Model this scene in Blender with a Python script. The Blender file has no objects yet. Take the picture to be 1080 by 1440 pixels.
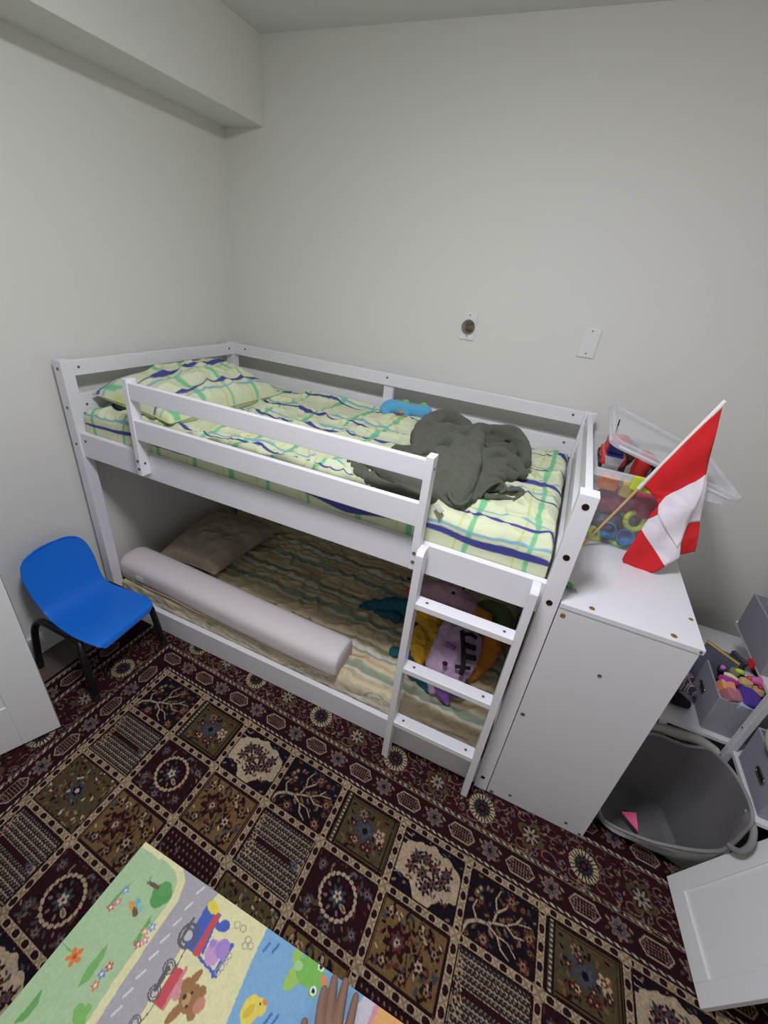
import bpy, bmesh, math, random
import numpy as np
from mathutils import Vector, Matrix, noise

scene = bpy.context.scene
COL = scene.collection
rnd = random.Random(7)
PI = math.pi

# ------------------------------------------------------------------ materials
def srgb(r, g, b):
    def f(c):
        c /= 255.0
        return c / 12.92 if c <= 0.04045 else ((c + 0.055) / 1.055) ** 2.4
    return (f(r), f(g), f(b), 1.0)

def mat(name, rgb, rough=0.6, metal=0.0, bump=0.0, bscale=80.0, var=0.0, vscale=6.0, spec=0.5, sheen=0.0):
    m = bpy.data.materials.new(name); m.use_nodes = True
    nt = m.node_tree; p = nt.nodes['Principled BSDF']
    c = srgb(*rgb)
    p.inputs['Base Color'].default_value = c
    p.inputs['Roughness'].default_value = rough
    p.inputs['Metallic'].default_value = metal
    p.inputs['Specular IOR Level'].default_value = spec
    if sheen:
        p.inputs['Sheen Weight'].default_value = sheen
    tc = nt.nodes.new('ShaderNodeTexCoord')
    if var:
        n = nt.nodes.new('ShaderNodeTexNoise'); n.inputs['Scale'].default_value = vscale
        n.inputs['Detail'].default_value = 4
        nt.links.new(tc.outputs['Object'], n.inputs['Vector'])
        mx = nt.nodes.new('ShaderNodeMix'); mx.data_type = 'RGBA'
        mx.inputs['A'].default_value = tuple(min(1, x * (1 - var)) for x in c[:3]) + (1,)
        mx.inputs['B'].default_value = tuple(min(1, x * (1 + var)) for x in c[:3]) + (1,)
        nt.links.new(n.outputs['Fac'], mx.inputs['Factor'])
        nt.links.new(mx.outputs['Result'], p.inputs['Base Color'])
    if bump:
        n2 = nt.nodes.new('ShaderNodeTexNoise'); n2.inputs['Scale'].default_value = bscale
        n2.inputs['Detail'].default_value = 3
        nt.links.new(tc.outputs['Object'], n2.inputs['Vector'])
        b = nt.nodes.new('ShaderNodeBump'); b.inputs['Strength'].default_value = bump
        b.inputs['Distance'].default_value = 0.004
        nt.links.new(n2.outputs['Fac'], b.inputs['Height'])
        nt.links.new(b.outputs['Normal'], p.inputs['Normal'])
    return m

def attr_mat(name, rough=0.85, bump=0.2, bscale=300.0, sheen=0.0, spec=0.3):
    """colour woven / printed into the surface, stored per vertex"""
    m = mat(name, (128, 128, 128), rough, 0, bump, bscale, spec=spec, sheen=sheen)
    nt = m.node_tree
    a = nt.nodes.new('ShaderNodeVertexColor'); a.layer_name = 'Col'
    nt.links.new(a.outputs['Color'], nt.nodes['Principled BSDF'].inputs['Base Color'])
    return m

def clear_plastic(name, rgb, body=0.25, rough=0.25):
    m = bpy.data.materials.new(name); m.use_nodes = True
    nt = m.node_tree; p = nt.nodes['Principled BSDF']
    p.inputs['Base Color'].default_value = srgb(*rgb); p.inputs['Roughness'].default_value = rough
    t = nt.nodes.new('ShaderNodeBsdfTransparent'); mx = nt.nodes.new('ShaderNodeMixShader')
    mx.inputs[0].default_value = body
    nt.links.new(t.outputs[0], mx.inputs[1]); nt.links.new(p.outputs[0], mx.inputs[2])
    nt.links.new(mx.outputs[0], nt.nodes['Material Output'].inputs['Surface'])
    return m

def stripe_mat(name, cols, scale, axis=0, distort=2.0, rough=0.85):
    m = mat(name, cols[0], rough, 0, 0.15, 200)
    nt = m.node_tree; p = nt.nodes['Principled BSDF']
    tc = nt.nodes.new('ShaderNodeTexCoord')
    w = nt.nodes.new('ShaderNodeTexWave'); w.inputs['Scale'].default_value = scale
    w.bands_direction = 'XYZ'[axis]; w.inputs['Distortion'].default_value = distort
    w.inputs['Detail Scale'].default_value = 3
    nt.links.new(tc.outputs['Object'], w.inputs['Vector'])
    r = nt.nodes.new('ShaderNodeValToRGB'); r.color_ramp.interpolation = 'CONSTANT'
    el = r.color_ramp.elements
    while len(el) < len(cols): el.new(0.5)
    for i, c in enumerate(cols):
        el[i].position = i / len(cols); el[i].color = srgb(*c)
    nt.links.new(w.outputs['Fac'], r.inputs['Fac'])
    nt.links.new(r.outputs['Color'], p.inputs['Base Color'])
    return m

# ------------------------------------------------------------------ mesh helpers
ROOT = {}

def link(name, me, parent=None, origin=None):
    o = bpy.data.objects.new(name, me); COL.objects.link(o)
    if parent is not None:
        o.parent = parent
        ROOT[o] = ROOT[parent]
    else:
        o.location = origin if origin is not None else (0, 0, 0)
        ROOT[o] = Vector(o.location)
    return o

def obj(name, bm, m, parent=None, smooth=False, origin=None, auto=None):
    """bm is in world coordinates; linked relative to the thing's base"""
    if parent is not None:
        org = ROOT[parent]
    else:
        if origin is None:
            xs = [v.co for v in bm.verts]
            lo = [min(c[i] for c in xs) for i in range(3)]; hi = [max(c[i] for c in xs) for i in range(3)]
            origin = ((lo[0] + hi[0]) / 2, (lo[1] + hi[1]) / 2, lo[2])
        org = Vector(origin)
    bmesh.ops.translate(bm, verts=bm.verts, vec=-Vector(org))
    me = bpy.data.meshes.new(name); bm.to_mesh(me); bm.free()
    for k in (m if isinstance(m, (list, tuple)) else [m]): me.materials.append(k)
    if smooth:
        me.polygons.foreach_set('use_smooth', [True] * len(me.polygons))
        if auto is not None:
            me.set_sharp_from_angle(angle=auto)
    return link(name, me, parent, org)

def thing(name, label, cat, loc=(0, 0, 0), group=None):
    o = link(name, None, None, loc); o.empty_display_size = 0.05
    return tag(o, label, cat, group)

def tag(o, label, cat=None, group=None):
    o['label'] = label
    if cat: o['category'] = cat
    if group: o['group'] = group
    return o

def struct(name, bm, m, label=None):
    o = obj(name, bm, m); o['kind'] = 'structure'
    if label: o['label'] = label
    return o

def bx(bm, x0, x1, y0, y1, z0, z1, bev=0.0, mtx=None, mi=0):
    t = bmesh.new()
    bmesh.ops.create_cube(t, size=1)
    for v in t.verts:
        v.co = Vector(((x0 + x1) / 2 + v.co.x * (x1 - x0), (y0 + y1) / 2 + v.co.y * (y1 - y0), (z0 + z1) / 2 + v.co.z * (z1 - z0)))
    if bev: bmesh.ops.bevel(t, geom=t.edges[:], offset=bev, segments=2, affect='EDGES', profile=0.5)
    if mtx is not None: bmesh.ops.transform(t, matrix=mtx, verts=t.verts)
    for f in t.faces: f.material_index = mi
    join(bm, t); return bm

def join(bm, t):
    me = bpy.data.meshes.new('tmp'); t.to_mesh(me); t.free(); bm.from_mesh(me); bpy.data.meshes.remove(me)

def box(*a, **k): return bx(bmesh.new(), *a, **k)

def frame_from(d):
    d = Vector(d).normalized(); a = Vector((0, 0, 1)) if abs(d.z) < 0.9 else Vector((1, 0, 0))
    u = d.cross(a).normalized(); return u, u.cross(d).normalized()

def tube(bm, pts, rad, n=10, cap=True, mi=0):
    pts = [Vector(p) for p in pts]; rings = []
    rad = rad if isinstance(rad, (list, tuple)) else [rad] * len(pts)
    u = None
    for i, p in enumerate(pts):
        d = (pts[min(i + 1, len(pts) - 1)] - pts[max(i - 1, 0)])
        if d.length < 1e-9: d = Vector((0, 0, 1))
        d.normalize()
        if u is None: u, _ = frame_from(d)
        u = (u - d * u.dot(d)).normalized(); w = d.cross(u)
        rings.append([bm.verts.new(p + (u * math.cos(2 * PI * k / n) + w * math.sin(2 * PI * k / n)) * rad[i]) for k in range(n)])
    for a, b in zip(rings, rings[1:]):
        for k in range(n):
            f = bm.faces.new((a[k], a[(k + 1) % n], b[(k + 1) % n], b[k])); f.material_index = mi
    if cap:
        f = bm.faces.new(rings[0][::-1]); f.material_index = mi
        f = bm.faces.new(rings[-1]); f.material_index = mi
    return bm

def cyl(bm, p0, p1, r, n=16, r2=None, mi=0): return tube(bm, [p0, p1], [r, r if r2 is None else r2], n, True, mi)

def lathe(bm, prof, c=(0, 0, 0), axis=(0, 0, 1), n=24, mi=0):
    u, w = frame_from(axis); ax = Vector(axis).normalized(); c = Vector(c); rings = []
    for r, h in prof:
        rings.append([bm.verts.new(c + ax * h + (u * math.cos(2 * PI * k / n) + w * math.sin(2 * PI * k / n)) * max(r, 1e-4)) for k in range(n)])
    for a, b in zip(rings, rings[1:]):
        for k in range(n):
            f = bm.faces.new((a[k], a[(k + 1) % n], b[(k + 1) % n], b[k])); f.material_index = mi
    bm.faces.new(rings[0][::-1]).material_index = mi; bm.faces.new(rings[-1]).material_index = mi
    bmesh.ops.recalc_face_normals(bm, faces=bm.faces)
    return bm

def ball(bm, c, r, seg=20, sc=(1, 1, 1), rot=None, mi=0):
    t = bmesh.new(); bmesh.ops.create_uvsphere(t, u_segments=seg, v_segments=max(8, seg // 2), radius=r)
    mt = Matrix.Translation(Vector(c)) @ (rot.to_4x4() if rot is not None else Matrix.Identity(4)) @ Matrix.Diagonal((*sc, 1))
    bmesh.ops.transform(t, matrix=mt, verts=t.verts)
    for f in t.faces: f.material_index = mi
    join(bm, t); return bm

def spline(pts, n):
    """Catmull-Rom through pts, n samples per span"""
    P = [Vector(p) for p in pts]; out = []
    for i in range(len(P) - 1):
        a, b, c, d = P[max(i - 1, 0)], P[i], P[i + 1], P[min(i + 2, len(P) - 1)]
        for k in range(n):
            t = k / n
            out.append(0.5 * ((2 * b) + (c - a) * t + (2 * a - 5 * b + 4 * c - d) * t * t + (3 * b - a - 3 * c + d) * t ** 3))
    out.append(P[-1]); return out

def grid_obj(name, X, Y, Z, m, colors=None, parent=None, smooth=True, origin=None):
    """regular grid surface from 2-D coordinate arrays (rows x cols); colors in 0-255 sRGB"""
    h, w = X.shape
    if parent is not None: org = np.array(ROOT[parent])
    else:
        if origin is None: origin = (float(X.mean()), float(Y.mean()), float(Z.min()))
        org = np.array(origin)
    co = np.stack([X, Y, Z], -1).reshape(-1, 3) - org
    idx = np.arange(h * w).reshape(h, w)
    q = np.stack([idx[:-1, :-1], idx[:-1, 1:], idx[1:, 1:], idx[1:, :-1]], -1).reshape(-1, 4)
    me = bpy.data.meshes.new(name)
    me.vertices.add(h * w); me.vertices.foreach_set('co', co.astype(np.float32).ravel())
    me.loops.add(q.size); me.loops.foreach_set('vertex_index', q.astype(np.int32).ravel())
    me.polygons.add(len(q)); me.polygons.foreach_set('loop_start', np.arange(0, q.size, 4, dtype=np.int32))
    try: me.polygons.foreach_set('loop_total', np.full(len(q), 4, dtype=np.int32))
    except Exception: pass
    me.update(calc_edges=True); me.validate()
    if smooth: me.polygons.foreach_set('use_smooth', np.ones(len(me.polygons), dtype=bool))
    if colors is not None:
        c = colors.reshape(-1, 3) / 255.0
        lin = np.where(c <= 0.04045, c / 12.92, ((np.clip(c, 0, 1) + 0.055) / 1.055) ** 2.4)
        at = me.color_attributes.new('Col', 'FLOAT_COLOR', 'POINT')
        at.data.foreach_set('color', np.concatenate([lin, np.ones((len(lin), 1))], 1).astype(np.float32).ravel())
    me.materials.append(m)
    return link(name, me, parent, tuple(org))

# smooth value noise on arrays
def vnoise(x, y, seed=0):
    xi = np.floor(x).astype(np.int64); yi = np.floor(y).astype(np.int64); fx = x - xi; fy = y - yi
    def h(a, b):
        n = (a * 374761393 + b * 668265263 + seed * 974634777) & 0x7fffffff
        n = ((n ^ (n >> 13)) * 1274126177) & 0x7fffffff
        return ((n ^ (n >> 16)) & 0xffff) / 65535.0
    sx = fx * fx * (3 - 2 * fx); sy = fy * fy * (3 - 2 * fy)
    a = h(xi, yi) * (1 - sx) + h(xi + 1, yi) * sx
    b = h(xi, yi + 1) * (1 - sx) + h(xi + 1, yi + 1) * sx
    return a * (1 - sy) + b * sy

def fnoise(x, y, seed=0, oct=3):
    s = 0; a = 1; t = 0
    for k in range(oct):
        s = s + a * vnoise(x * 2 ** k, y * 2 ** k, seed + k * 17); t += a; a *= 0.5
    return s / t

def smax(a, b, k=0.02):
    hh = np.clip(0.5 + 0.5 * (a - b) / k, 0, 1)
    return b * (1 - hh) + a * hh + k * hh * (1 - hh)

def seg_dist(px, py, pts):
    """distance to a polyline and the parameter along it"""
    best = np.full(px.shape, 1e9); par = np.zeros(px.shape)
    n = len(pts) - 1
    for i in range(n):
        ax, ay = pts[i][:2]; bx_, by_ = pts[i + 1][:2]
        dx, dy = bx_ - ax, by_ - ay; L = dx * dx + dy * dy + 1e-12
        t = np.clip(((px - ax) * dx + (py - ay) * dy) / L, 0, 1)
        d = np.hypot(px - ax - t * dx, py - ay - t * dy)
        m = d < best; best = np.where(m, d, best); par = np.where(m, (i + t) / n, par)
    return best, par

# ------------------------------------------------------------------ shared materials
WALL = mat('wall_paint', (223, 222, 215), 0.75, 0, 0.12, 260)
CEIL = mat('ceiling_paint', (222, 222, 219), 0.85, 0, 0.1, 200)
WHITE = mat('white_painted_wood', (230, 229, 233), 0.38, 0, 0.02, 60)
LAM = mat('white_laminate', (218, 218, 222), 0.35)
TRIM = mat('white_trim_paint', (226, 226, 226), 0.4)
BRONZE = mat('dark_bronze_bolt', (62, 44, 34), 0.35, 0.8)
BRASS = mat('brass_bolt', (176, 140, 96), 0.35, 0.8)
STEEL = mat('brushed_nickel', (150, 140, 128), 0.22, 1.0)
DARKHOLE = mat('grey_screw', (112, 108, 108), 0.4, 0.4)
FLOORM = mat('floor_vinyl', (92, 82, 74), 0.5, 0, 0.05, 40, 0.15, 8)

# ------------------------------------------------------------------ the setting
XL, XR, YB, YF, ZC = -0.035, 2.965, 1.08, -2.3, 2.557
struct('floor', box(XL - .1, XR + .1, YF - .1, YB + .1, -.10, -.008), FLOORM)
struct('wall_back', box(XL - .1, XR + .1, YB, YB + .1, -.10, ZC + .1), WALL)
struct('wall_left', box(XL - .1, XL, YF - .1, YB, -.10, ZC + .1), WALL)
struct('wall_right', box(XR, XR + .1, YF - .1, YB, -.10, ZC + .1), WALL)
struct('wall_front', box(XL, XR, YF - .1, YF, -.10, ZC + .1), WALL)
struct('ceiling', box(XL, XR, YF, YB, ZC, ZC + .1), CEIL)
struct('trim_1', box(XL, .202, YF, YB, 2.245, ZC, .002), WALL, 'boxed-in beam running under the ceiling along the left wall')
struct('baseboard_left', box(XL, XL + .013, YF, YB, -.008, .10, .003), TRIM)
struct('baseboard_back', box(XL + .013, XR - .013, YB - .013, YB, -.008, .10, .003), TRIM)
struct('baseboard_right', box(XR - .013, XR, YF, YB, -.008, .10, .003), TRIM)

# left door leaf, open into the room
def leaf_door():
    p0 = Vector((.418, -.55, 0)); d = Vector((-.073, -.166, 0)).normalized(); nrm = Vector((.166, -.073, 0)).normalized()
    mt = Matrix(((d.x, -nrm.x, 0, p0.x), (d.y, -nrm.y, 0, p0.y), (0, 0, 1, 0), (0, 0, 0, 1)))   # local x along leaf, y into the leaf, z up
    W_, H_, T = .76, 2.03, .035
    bm = bmesh.new()
    zs = [(.25, .95), (1.08, 1.9)]
    st = .115
    bx(bm, 0, W_, .006, T - .006, .012, H_)
    for (x0, x1, z0, z1) in [(0, st, .012, H_), (W_ - st, W_, .012, H_), (st, W_ - st, .012, .22), (st, W_ - st, .95, 1.06), (st, W_ - st, 1.9, H_), (W_ / 2 - .05, W_ / 2 + .05, .22, 1.9)]:
        bx(bm, x0, x1, 0, T, z0, z1, .002)
    for (x0, x1) in [(st, W_ / 2 - .05), (W_ / 2 + .05, W_ - st)]:
        for (z0, z1) in [(.22, .95), (1.06, 1.9)]:
            bx(bm, x0 + .028, x1 - .028, .001, T - .001, z0 + .028, z1 - .028, .004)
    bmesh.ops.transform(bm, matrix=mt, verts=bm.verts)
    o = struct('door_1', bm, TRIM, 'white panelled room door standing open at the left')
    hb = bmesh.new()
    lathe(hb, [(.026, 0), (.026, .006), (.011, .008), (.011, .03), (.024, .04), (.027, .052), (.018, .064), (.002, .066)], (0, 0, 0), (0, -1, 0))
    bmesh.ops.transform(hb, matrix=mt @ Matrix.Translation((.06, 0, .95)), verts=hb.verts)
    obj('door_knob', hb, STEEL, o, True)
leaf_door()

# flush ceiling lamp that lights the room
LX, LY = 1.58, -0.62
lamp = thing('ceiling_lamp', 'round flush white ceiling lamp in the middle of the room', 'ceiling lamp', (LX, LY, ZC - .06))
bm = bmesh.new(); lathe(bm, [(.19, 0), (.19, -.022), (.178, -.03)], (LX, LY, ZC), n=40); obj('lamp_base', bm, TRIM, lamp, True, auto=.6)
em = bpy.data.materials.new('lamp_diffuser'); em.use_nodes = True
nt = em.node_tree; nt.nodes.clear()
e = nt.nodes.new('ShaderNodeEmission'); e.inputs['Color'].default_value = (.98, .983, 1.075, 1); e.inputs['Strength'].default_value = 104.0
ou = nt.nodes.new('ShaderNodeOutputMaterial'); nt.links.new(e.outputs[0], ou.inputs[0])
bm = bmesh.new(); lathe(bm, [(.172, -.03), (.165, -.042), (.13, -.054), (.07, -.06), (.004, -.062)], (LX, LY, ZC), n=40); obj('lamp_diffuser', bm, em, lamp, True)

# ------------------------------------------------------------------ camera
cd = bpy.data.cameras.new('camera'); cam = bpy.data.objects.new('camera', cd); COL.objects.link(cam)
RM = [[0.909032, -0.279836, 0.308793], [0.402912, 0.400978, -0.822726], [0.106409, 0.872301, 0.477251]]
cam.matrix_world = Matrix([[*RM[0], [1.85001, -1.07562, 1.67835][0]], [*RM[1], [1.85001, -1.07562, 1.67835][1]], [*RM[2], [1.85001, -1.07562, 1.67835][2]], [0, 0, 0, 1]])
cd.sensor_fit = 'VERTICAL'; cd.sensor_height = 24.0; cd.lens = 24.0 * 598.637 / 1440.0
cd.clip_start = 0.02
scene.camera = cam
vs = scene.view_settings
vs.view_transform = 'Standard'; vs.look = 'None'; vs.gamma = 1.0; vs.use_curve_mapping = False; vs.exposure = 0.0
w = bpy.data.worlds.new('world'); scene.world = w; w.use_nodes = True
w.node_tree.nodes['Background'].inputs[0].default_value = (.02, .02, .02, 1)
# ------------------------------------------------------------------ bunk bed
BW, BH, PS = 1.003, 1.27, .048     # outer width, post height, post section
bed = thing('bunk_bed', 'low white wooden bunk bed standing along the back wall', 'bunk bed', (1.0, .5, 0))

def bolt(parent, p, axis, m=BRONZE, r=.0075):
    bm = bmesh.new(); a = Vector(axis); p = Vector(p)
    lathe(bm, [(r, -.002), (r, .0012), (r * .8, .002), (r * .45, .002), (r * .4, .0006), (.0005, .0006)], p, a, 14)
    return obj('bolt', bm, m, parent, True, auto=.5)

posts = {}
for k, (x, y) in {'FL': (0, 0), 'FR': (2.0 - PS, 0), 'BL': (0, BW - PS), 'BR': (2.0 - PS, BW - PS)}.items():
    posts[k] = obj('post', box(x, x + PS, y, y + PS, 0, BH, .002), WHITE, bed)
for z in (1.238, 1.085, .93):
    bolt(posts['FL'], (.026, 0, z), (0, -1, 0), DARKHOLE, .006)
    bolt(posts['FR'], (1.975, 0, z), (0, -1, 0), BRONZE, .009)
bolt(posts['FR'], (1.974, 0, .071), (0, -1, 0), BRONZE, .008)

def rail(name, a, bolts=()):
    o = obj(name, box(*a, .0018), WHITE, bed)
    for p, ax in bolts: bolt(o, p, ax, DARKHOLE, .0055)
    return o
rail('side_rail', (PS, 2 - PS, .010, .034, .875, .981), [((.075, .010, .95), (0, -1, 0))])
rail('side_rail', (PS, 2 - PS, BW - .034, BW - .010, .875, .981))
rail('base_rail', (PS, 2 - PS, .010, .034, .002, .122), [((.30, .010, .07), (0, -1, 0))])
rail('base_rail', (PS, 2 - PS, BW - .034, BW - .010, .002, .122))
B0, B1 = .968, .990
rail('back_guard_rail', (PS, 2 - PS, B0, B1, 1.209, 1.268), [((x, B0, 1.247), (0, -1, 0)) for x in (.126, 1.013, 1.908)])
rail('back_guard_rail', (PS, 2 - PS, B0, B1, 1.058, 1.138), [((1.907, B0, 1.119), (0, -1, 0))])
rail('back_rail_upright', (.995, 1.047, B1 - .012, B1 + .012, .90, 1.255))
for x0, x1, fx, ax in ((.026, .047, .047, 1), (1.964, 1.984, 1.964, -1)):
    for z0, z1, zb in ((1.209, 1.268, 1.241), (1.058, 1.138, 1.091)):
        r_ = rail('end_rail', (x0, x1, PS, BW - PS, z0, z1))
        for yb in (.068, BW - .075): bolt(r_, (fx, yb, zb), (ax, 0, 0), DARKHOLE, .0055)
    rail('end_rail', (x0, x1, PS, BW - PS, .88, .975))
    rail('end_rail', (x0, x1, PS, BW - PS, .002, .122))
# guard rail in front
for x0 in (.418, 1.559):
    g = obj('guard_post', box(x0, x0 + .023, -.032, .0095, .905, 1.276, .002), WHITE, bed)
    for z in (.966, .934): bolt(g, (x0 + .0115, -.032, z), (0, -1, 0), BRASS if x0 > 1 else DARKHOLE, .0062)
    bolt(g, (x0 + .023, -.012, 1.238), (1, 0, 0), DARKHOLE, .005)
    bolt(g, (x0 + .023, -.012, .955), (1, 0, 0), DARKHOLE, .005)
for z0, z1 in ((1.204, 1.264), (1.054, 1.13)):
    rail('front_guard_rail', (.441, 1.559, -.028, -.007, z0, z1))
# slatted base under the upper mattress
for k in range(13):
    x = .12 + k * .145
    obj('slat', box(x, x + .07, .034, BW - .034, .888, .906, .002), WHITE, bed)

# ------------------------------------------------------------------ ladder
lad = thing('bed_ladder', 'short white wooden three-rung ladder hooked on the bunk bed front', 'ladder', (1.76, -.03, 0))
for x0 in (1.583, 1.914):
    bm = bmesh.new(); x1 = x0 + .024
    prof = [(-.058, 0), (-.009, 0), (-.009, .992), (-.046, .992), (-.058, .978)]
    a = [bm.verts.new((x0, y, z)) for y, z in prof]; b = [bm.verts.new((x1, y, z)) for y, z in prof]
    bm.faces.new(a); bm.faces.new(b[::-1])
    for i in range(5): bm.faces.new((a[i], b[i], b[(i + 1) % 5], a[(i + 1) % 5]))
    bmesh.ops.recalc_face_normals(bm, faces=bm.faces)
    bmesh.ops.bevel(bm, geom=bm.edges[:], offset=.0015, segments=1, affect='EDGES')
    obj('side_rail', bm, WHITE, lad)
for z in (.803, .513, .223):
    r_ = obj('rung', box(1.607, 1.914, -.056, -.010, z - .022, z, .0018), WHITE, lad)
    for x in (1.640, 1.884): bolt(r_, (x, -.034, z), (0, 0, 1), DARKHOLE, .005)

# ------------------------------------------------------------------ cabinet at the foot of the bed
cab = thing('storage_cabinet', 'tall white laminate cabinet at the right end of the bunk bed', 'cabinet', (2.18, .5, 0))
CX0, CX1, CZ = 2.003, 2.357, .942
fr = obj('side_panel', box(CX0, CX1 - .005, .002, .020, 0, CZ - .017, .0012), LAM, cab)
obj('side_panel', box(CX0, CX1 - .005, 1.02, 1.038, 0, CZ - .017, .0012), LAM, cab)
tp = obj('top_panel', box(CX0, CX1 + .002, 0, 1.04, CZ - .017, CZ, .0015), LAM, cab)
obj('back_panel', box(CX0, CX0 + .012, .020, 1.02, 0, CZ - .017), LAM, cab)
for z in (.03, .33, .63): obj('shelf', box(CX0 + .012, CX1 - .01, .020, 1.02, z, z + .018, .001), LAM, cab)
for p in ((2.014, .902), (2.014, .469), (2.014, .012)): bolt(fr, (p[0] + .006, .002, p[1]), (0, -1, 0), BRASS if p[1] > .6 else DARKHOLE, .0075)
for p in ((2.17, .741), (2.084, .041), (2.286, .038), (2.34, .012)): bolt(fr, (p[0], .002, p[1]), (0, -1, 0), DARKHOLE, .006)
for p in ((2.085, .016), (2.288, .014)): bolt(tp, (p[0], p[1] + .006, CZ), (0, 0, 1), BRASS, .008)
bolt(tp, (2.345, .125, CZ), (0, 0, 1), BRASS, .006)
bolt(tp, (2.350, 0.0, CZ - .008), (0, -1, 0), DARKHOLE, .004)

# ------------------------------------------------------------------ wall plates
def plate(name, label, xc, zc, knob):
    t = thing(name, label, 'wall plate', (xc, YB, zc - .06))
    bm = bmesh.new(); w_, h_ = .0355, .0595
    bx(bm, xc - w_, xc + w_, YB - .006, YB, zc - h_, zc + h_, .0035)
    pl = obj('plate', bm, TRIM, t)
    for dz in (.048, -.042):
        bolt(pl, (xc, YB - .006, zc + dz), (0, -1, 0), DARKHOLE, .003)
    if knob:
        b2 = bmesh.new(); lathe(b2, [(.029, 0), (.031, .004), (.031, .010), (.028, .014), (.016, .026), (.005, .036), (.0005, .037)], (xc + .001, YB - .006, zc - .001), (0, -1, 0), 32)
        obj('knob', b2, STEEL, t, True, auto=.5)
plate('dimmer_plate', 'white wall plate with a round brushed metal knob above the bed', 1.350, 1.527, True)
plate('blank_plate', 'blank white wall plate to the right of the metal knob', 1.883, 1.532, False)

# ------------------------------------------------------------------ child's chair
BLUE = mat('blue_plastic', (14, 114, 220), 0.42, 0, 0.03, 500)
BLACKM = mat('black_steel_tube', (26, 25, 27), 0.4, 0.3)
RUBBER = mat('black_rubber', (18, 18, 18), 0.7)
chair = thing('kids_chair', 'small blue plastic child chair with black legs beside the bed', 'chair', (.24, -.23, 0))
def chair_shell():
    # profile from seat front to top of back: (x, z), half width, y centre shifts a little because the chair is turned
    prof = [(.452, .272, .112), (.448, .293, .135), (.435, .303, .143), (.40, .307, .150), (.33, .304, .152), (.26, .300, .147), (.205, .301, .141), (.168, .309, .138),
            (.140, .328, .136), (.122, .360, .138), (.108, .400, .142), (.094, .445, .143), (.080, .490, .138), (.070, .525, .124), (.064, .545, .102), (.060, .556, .072), (.059, .559, .045)]
    P = [Vector((a, b, c)) for a, b, c in prof]; P = spline(P, 4)
    n = 22; yc0 = -.228; bm = bmesh.new(); rows = []
    for i, p in enumerate(P):
        t = i / (len(P) - 1)
        row = []
        for k in range(n + 1):
            s = k / n * 2 - 1
            dish = (1 - s * s)
            y = yc0 + s * p.z
            x, z = p.x, p.y
            if t < .5: z -= .007 * dish * min(1, t * 5)
            else: x -= .014 * dish * min(1, (t - .45) * 4) * (1 if t < .95 else .6)
            x += .028 * s * -1 * (1 - t * .8) * .5      # chair slightly turned
            row.append(bm.verts.new((x, y, z)))
        rows.append(row)
    for a, b in zip(rows, rows[1:]):
        for k in range(n): bm.faces.new((a[k], a[k + 1], b[k + 1], b[k]))
    bmesh.ops.recalc_face_normals(bm, faces=bm.faces)
    o = obj('seat_shell', bm, BLUE, chair, True)
    so = o.modifiers.new('s', 'SOLIDIFY'); so.thickness = .006; so.offset = 0
    bv = o.modifiers.new('b', 'BEVEL'); bv.width = .002; bv.segments = 2; bv.limit_method = 'ANGLE'
chair_shell()
for (xf, xb, y, yt, xo) in ((.412, .050, -.402, -.374, .012), (.402, .042, -.050, -.080, -.012)):
    fl = spline([(xf, y, 0), (xf - .012, y * .8 + yt * .2, .12), (xf - .028, y * .55 + yt * .45, .235), (xf - .055, yt, .278), (xf - .11, yt, .284), (.235, yt, .284)], 5)
    bl = spline([(xb, y, 0), (xb + .02, y * .8 + yt * .2, .12), (xb + .042, y * .5 + yt * .5, .235), (xb + .075, yt, .278), (xb + .12, yt, .284), (.235, yt, .284)], 5)
    for L in (fl, bl):
        lo = obj('leg', tube(bmesh.new(), L, .0138, 14), BLACKM, chair, True, auto=.9)
        f0 = Vector(L[0]); obj('foot_cap', tube(bmesh.new(), [f0 - Vector((0, 0, 0)), f0 + (Vector(L[1]) - f0).normalized() * .03], .0158, 14), RUBBER, lo, True, auto=.9)
for x in (.31, .17):
    obj('cross_bar', tube(bmesh.new(), [(x, -.374, .277), (x, -.080, .277)], .008, 10), BLACKM, chair, True, auto=.9)
# ------------------------------------------------------------------ rug (pattern woven in, per vertex)
def hsh(*a):
    r = random.Random(str(a)); return r

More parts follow.
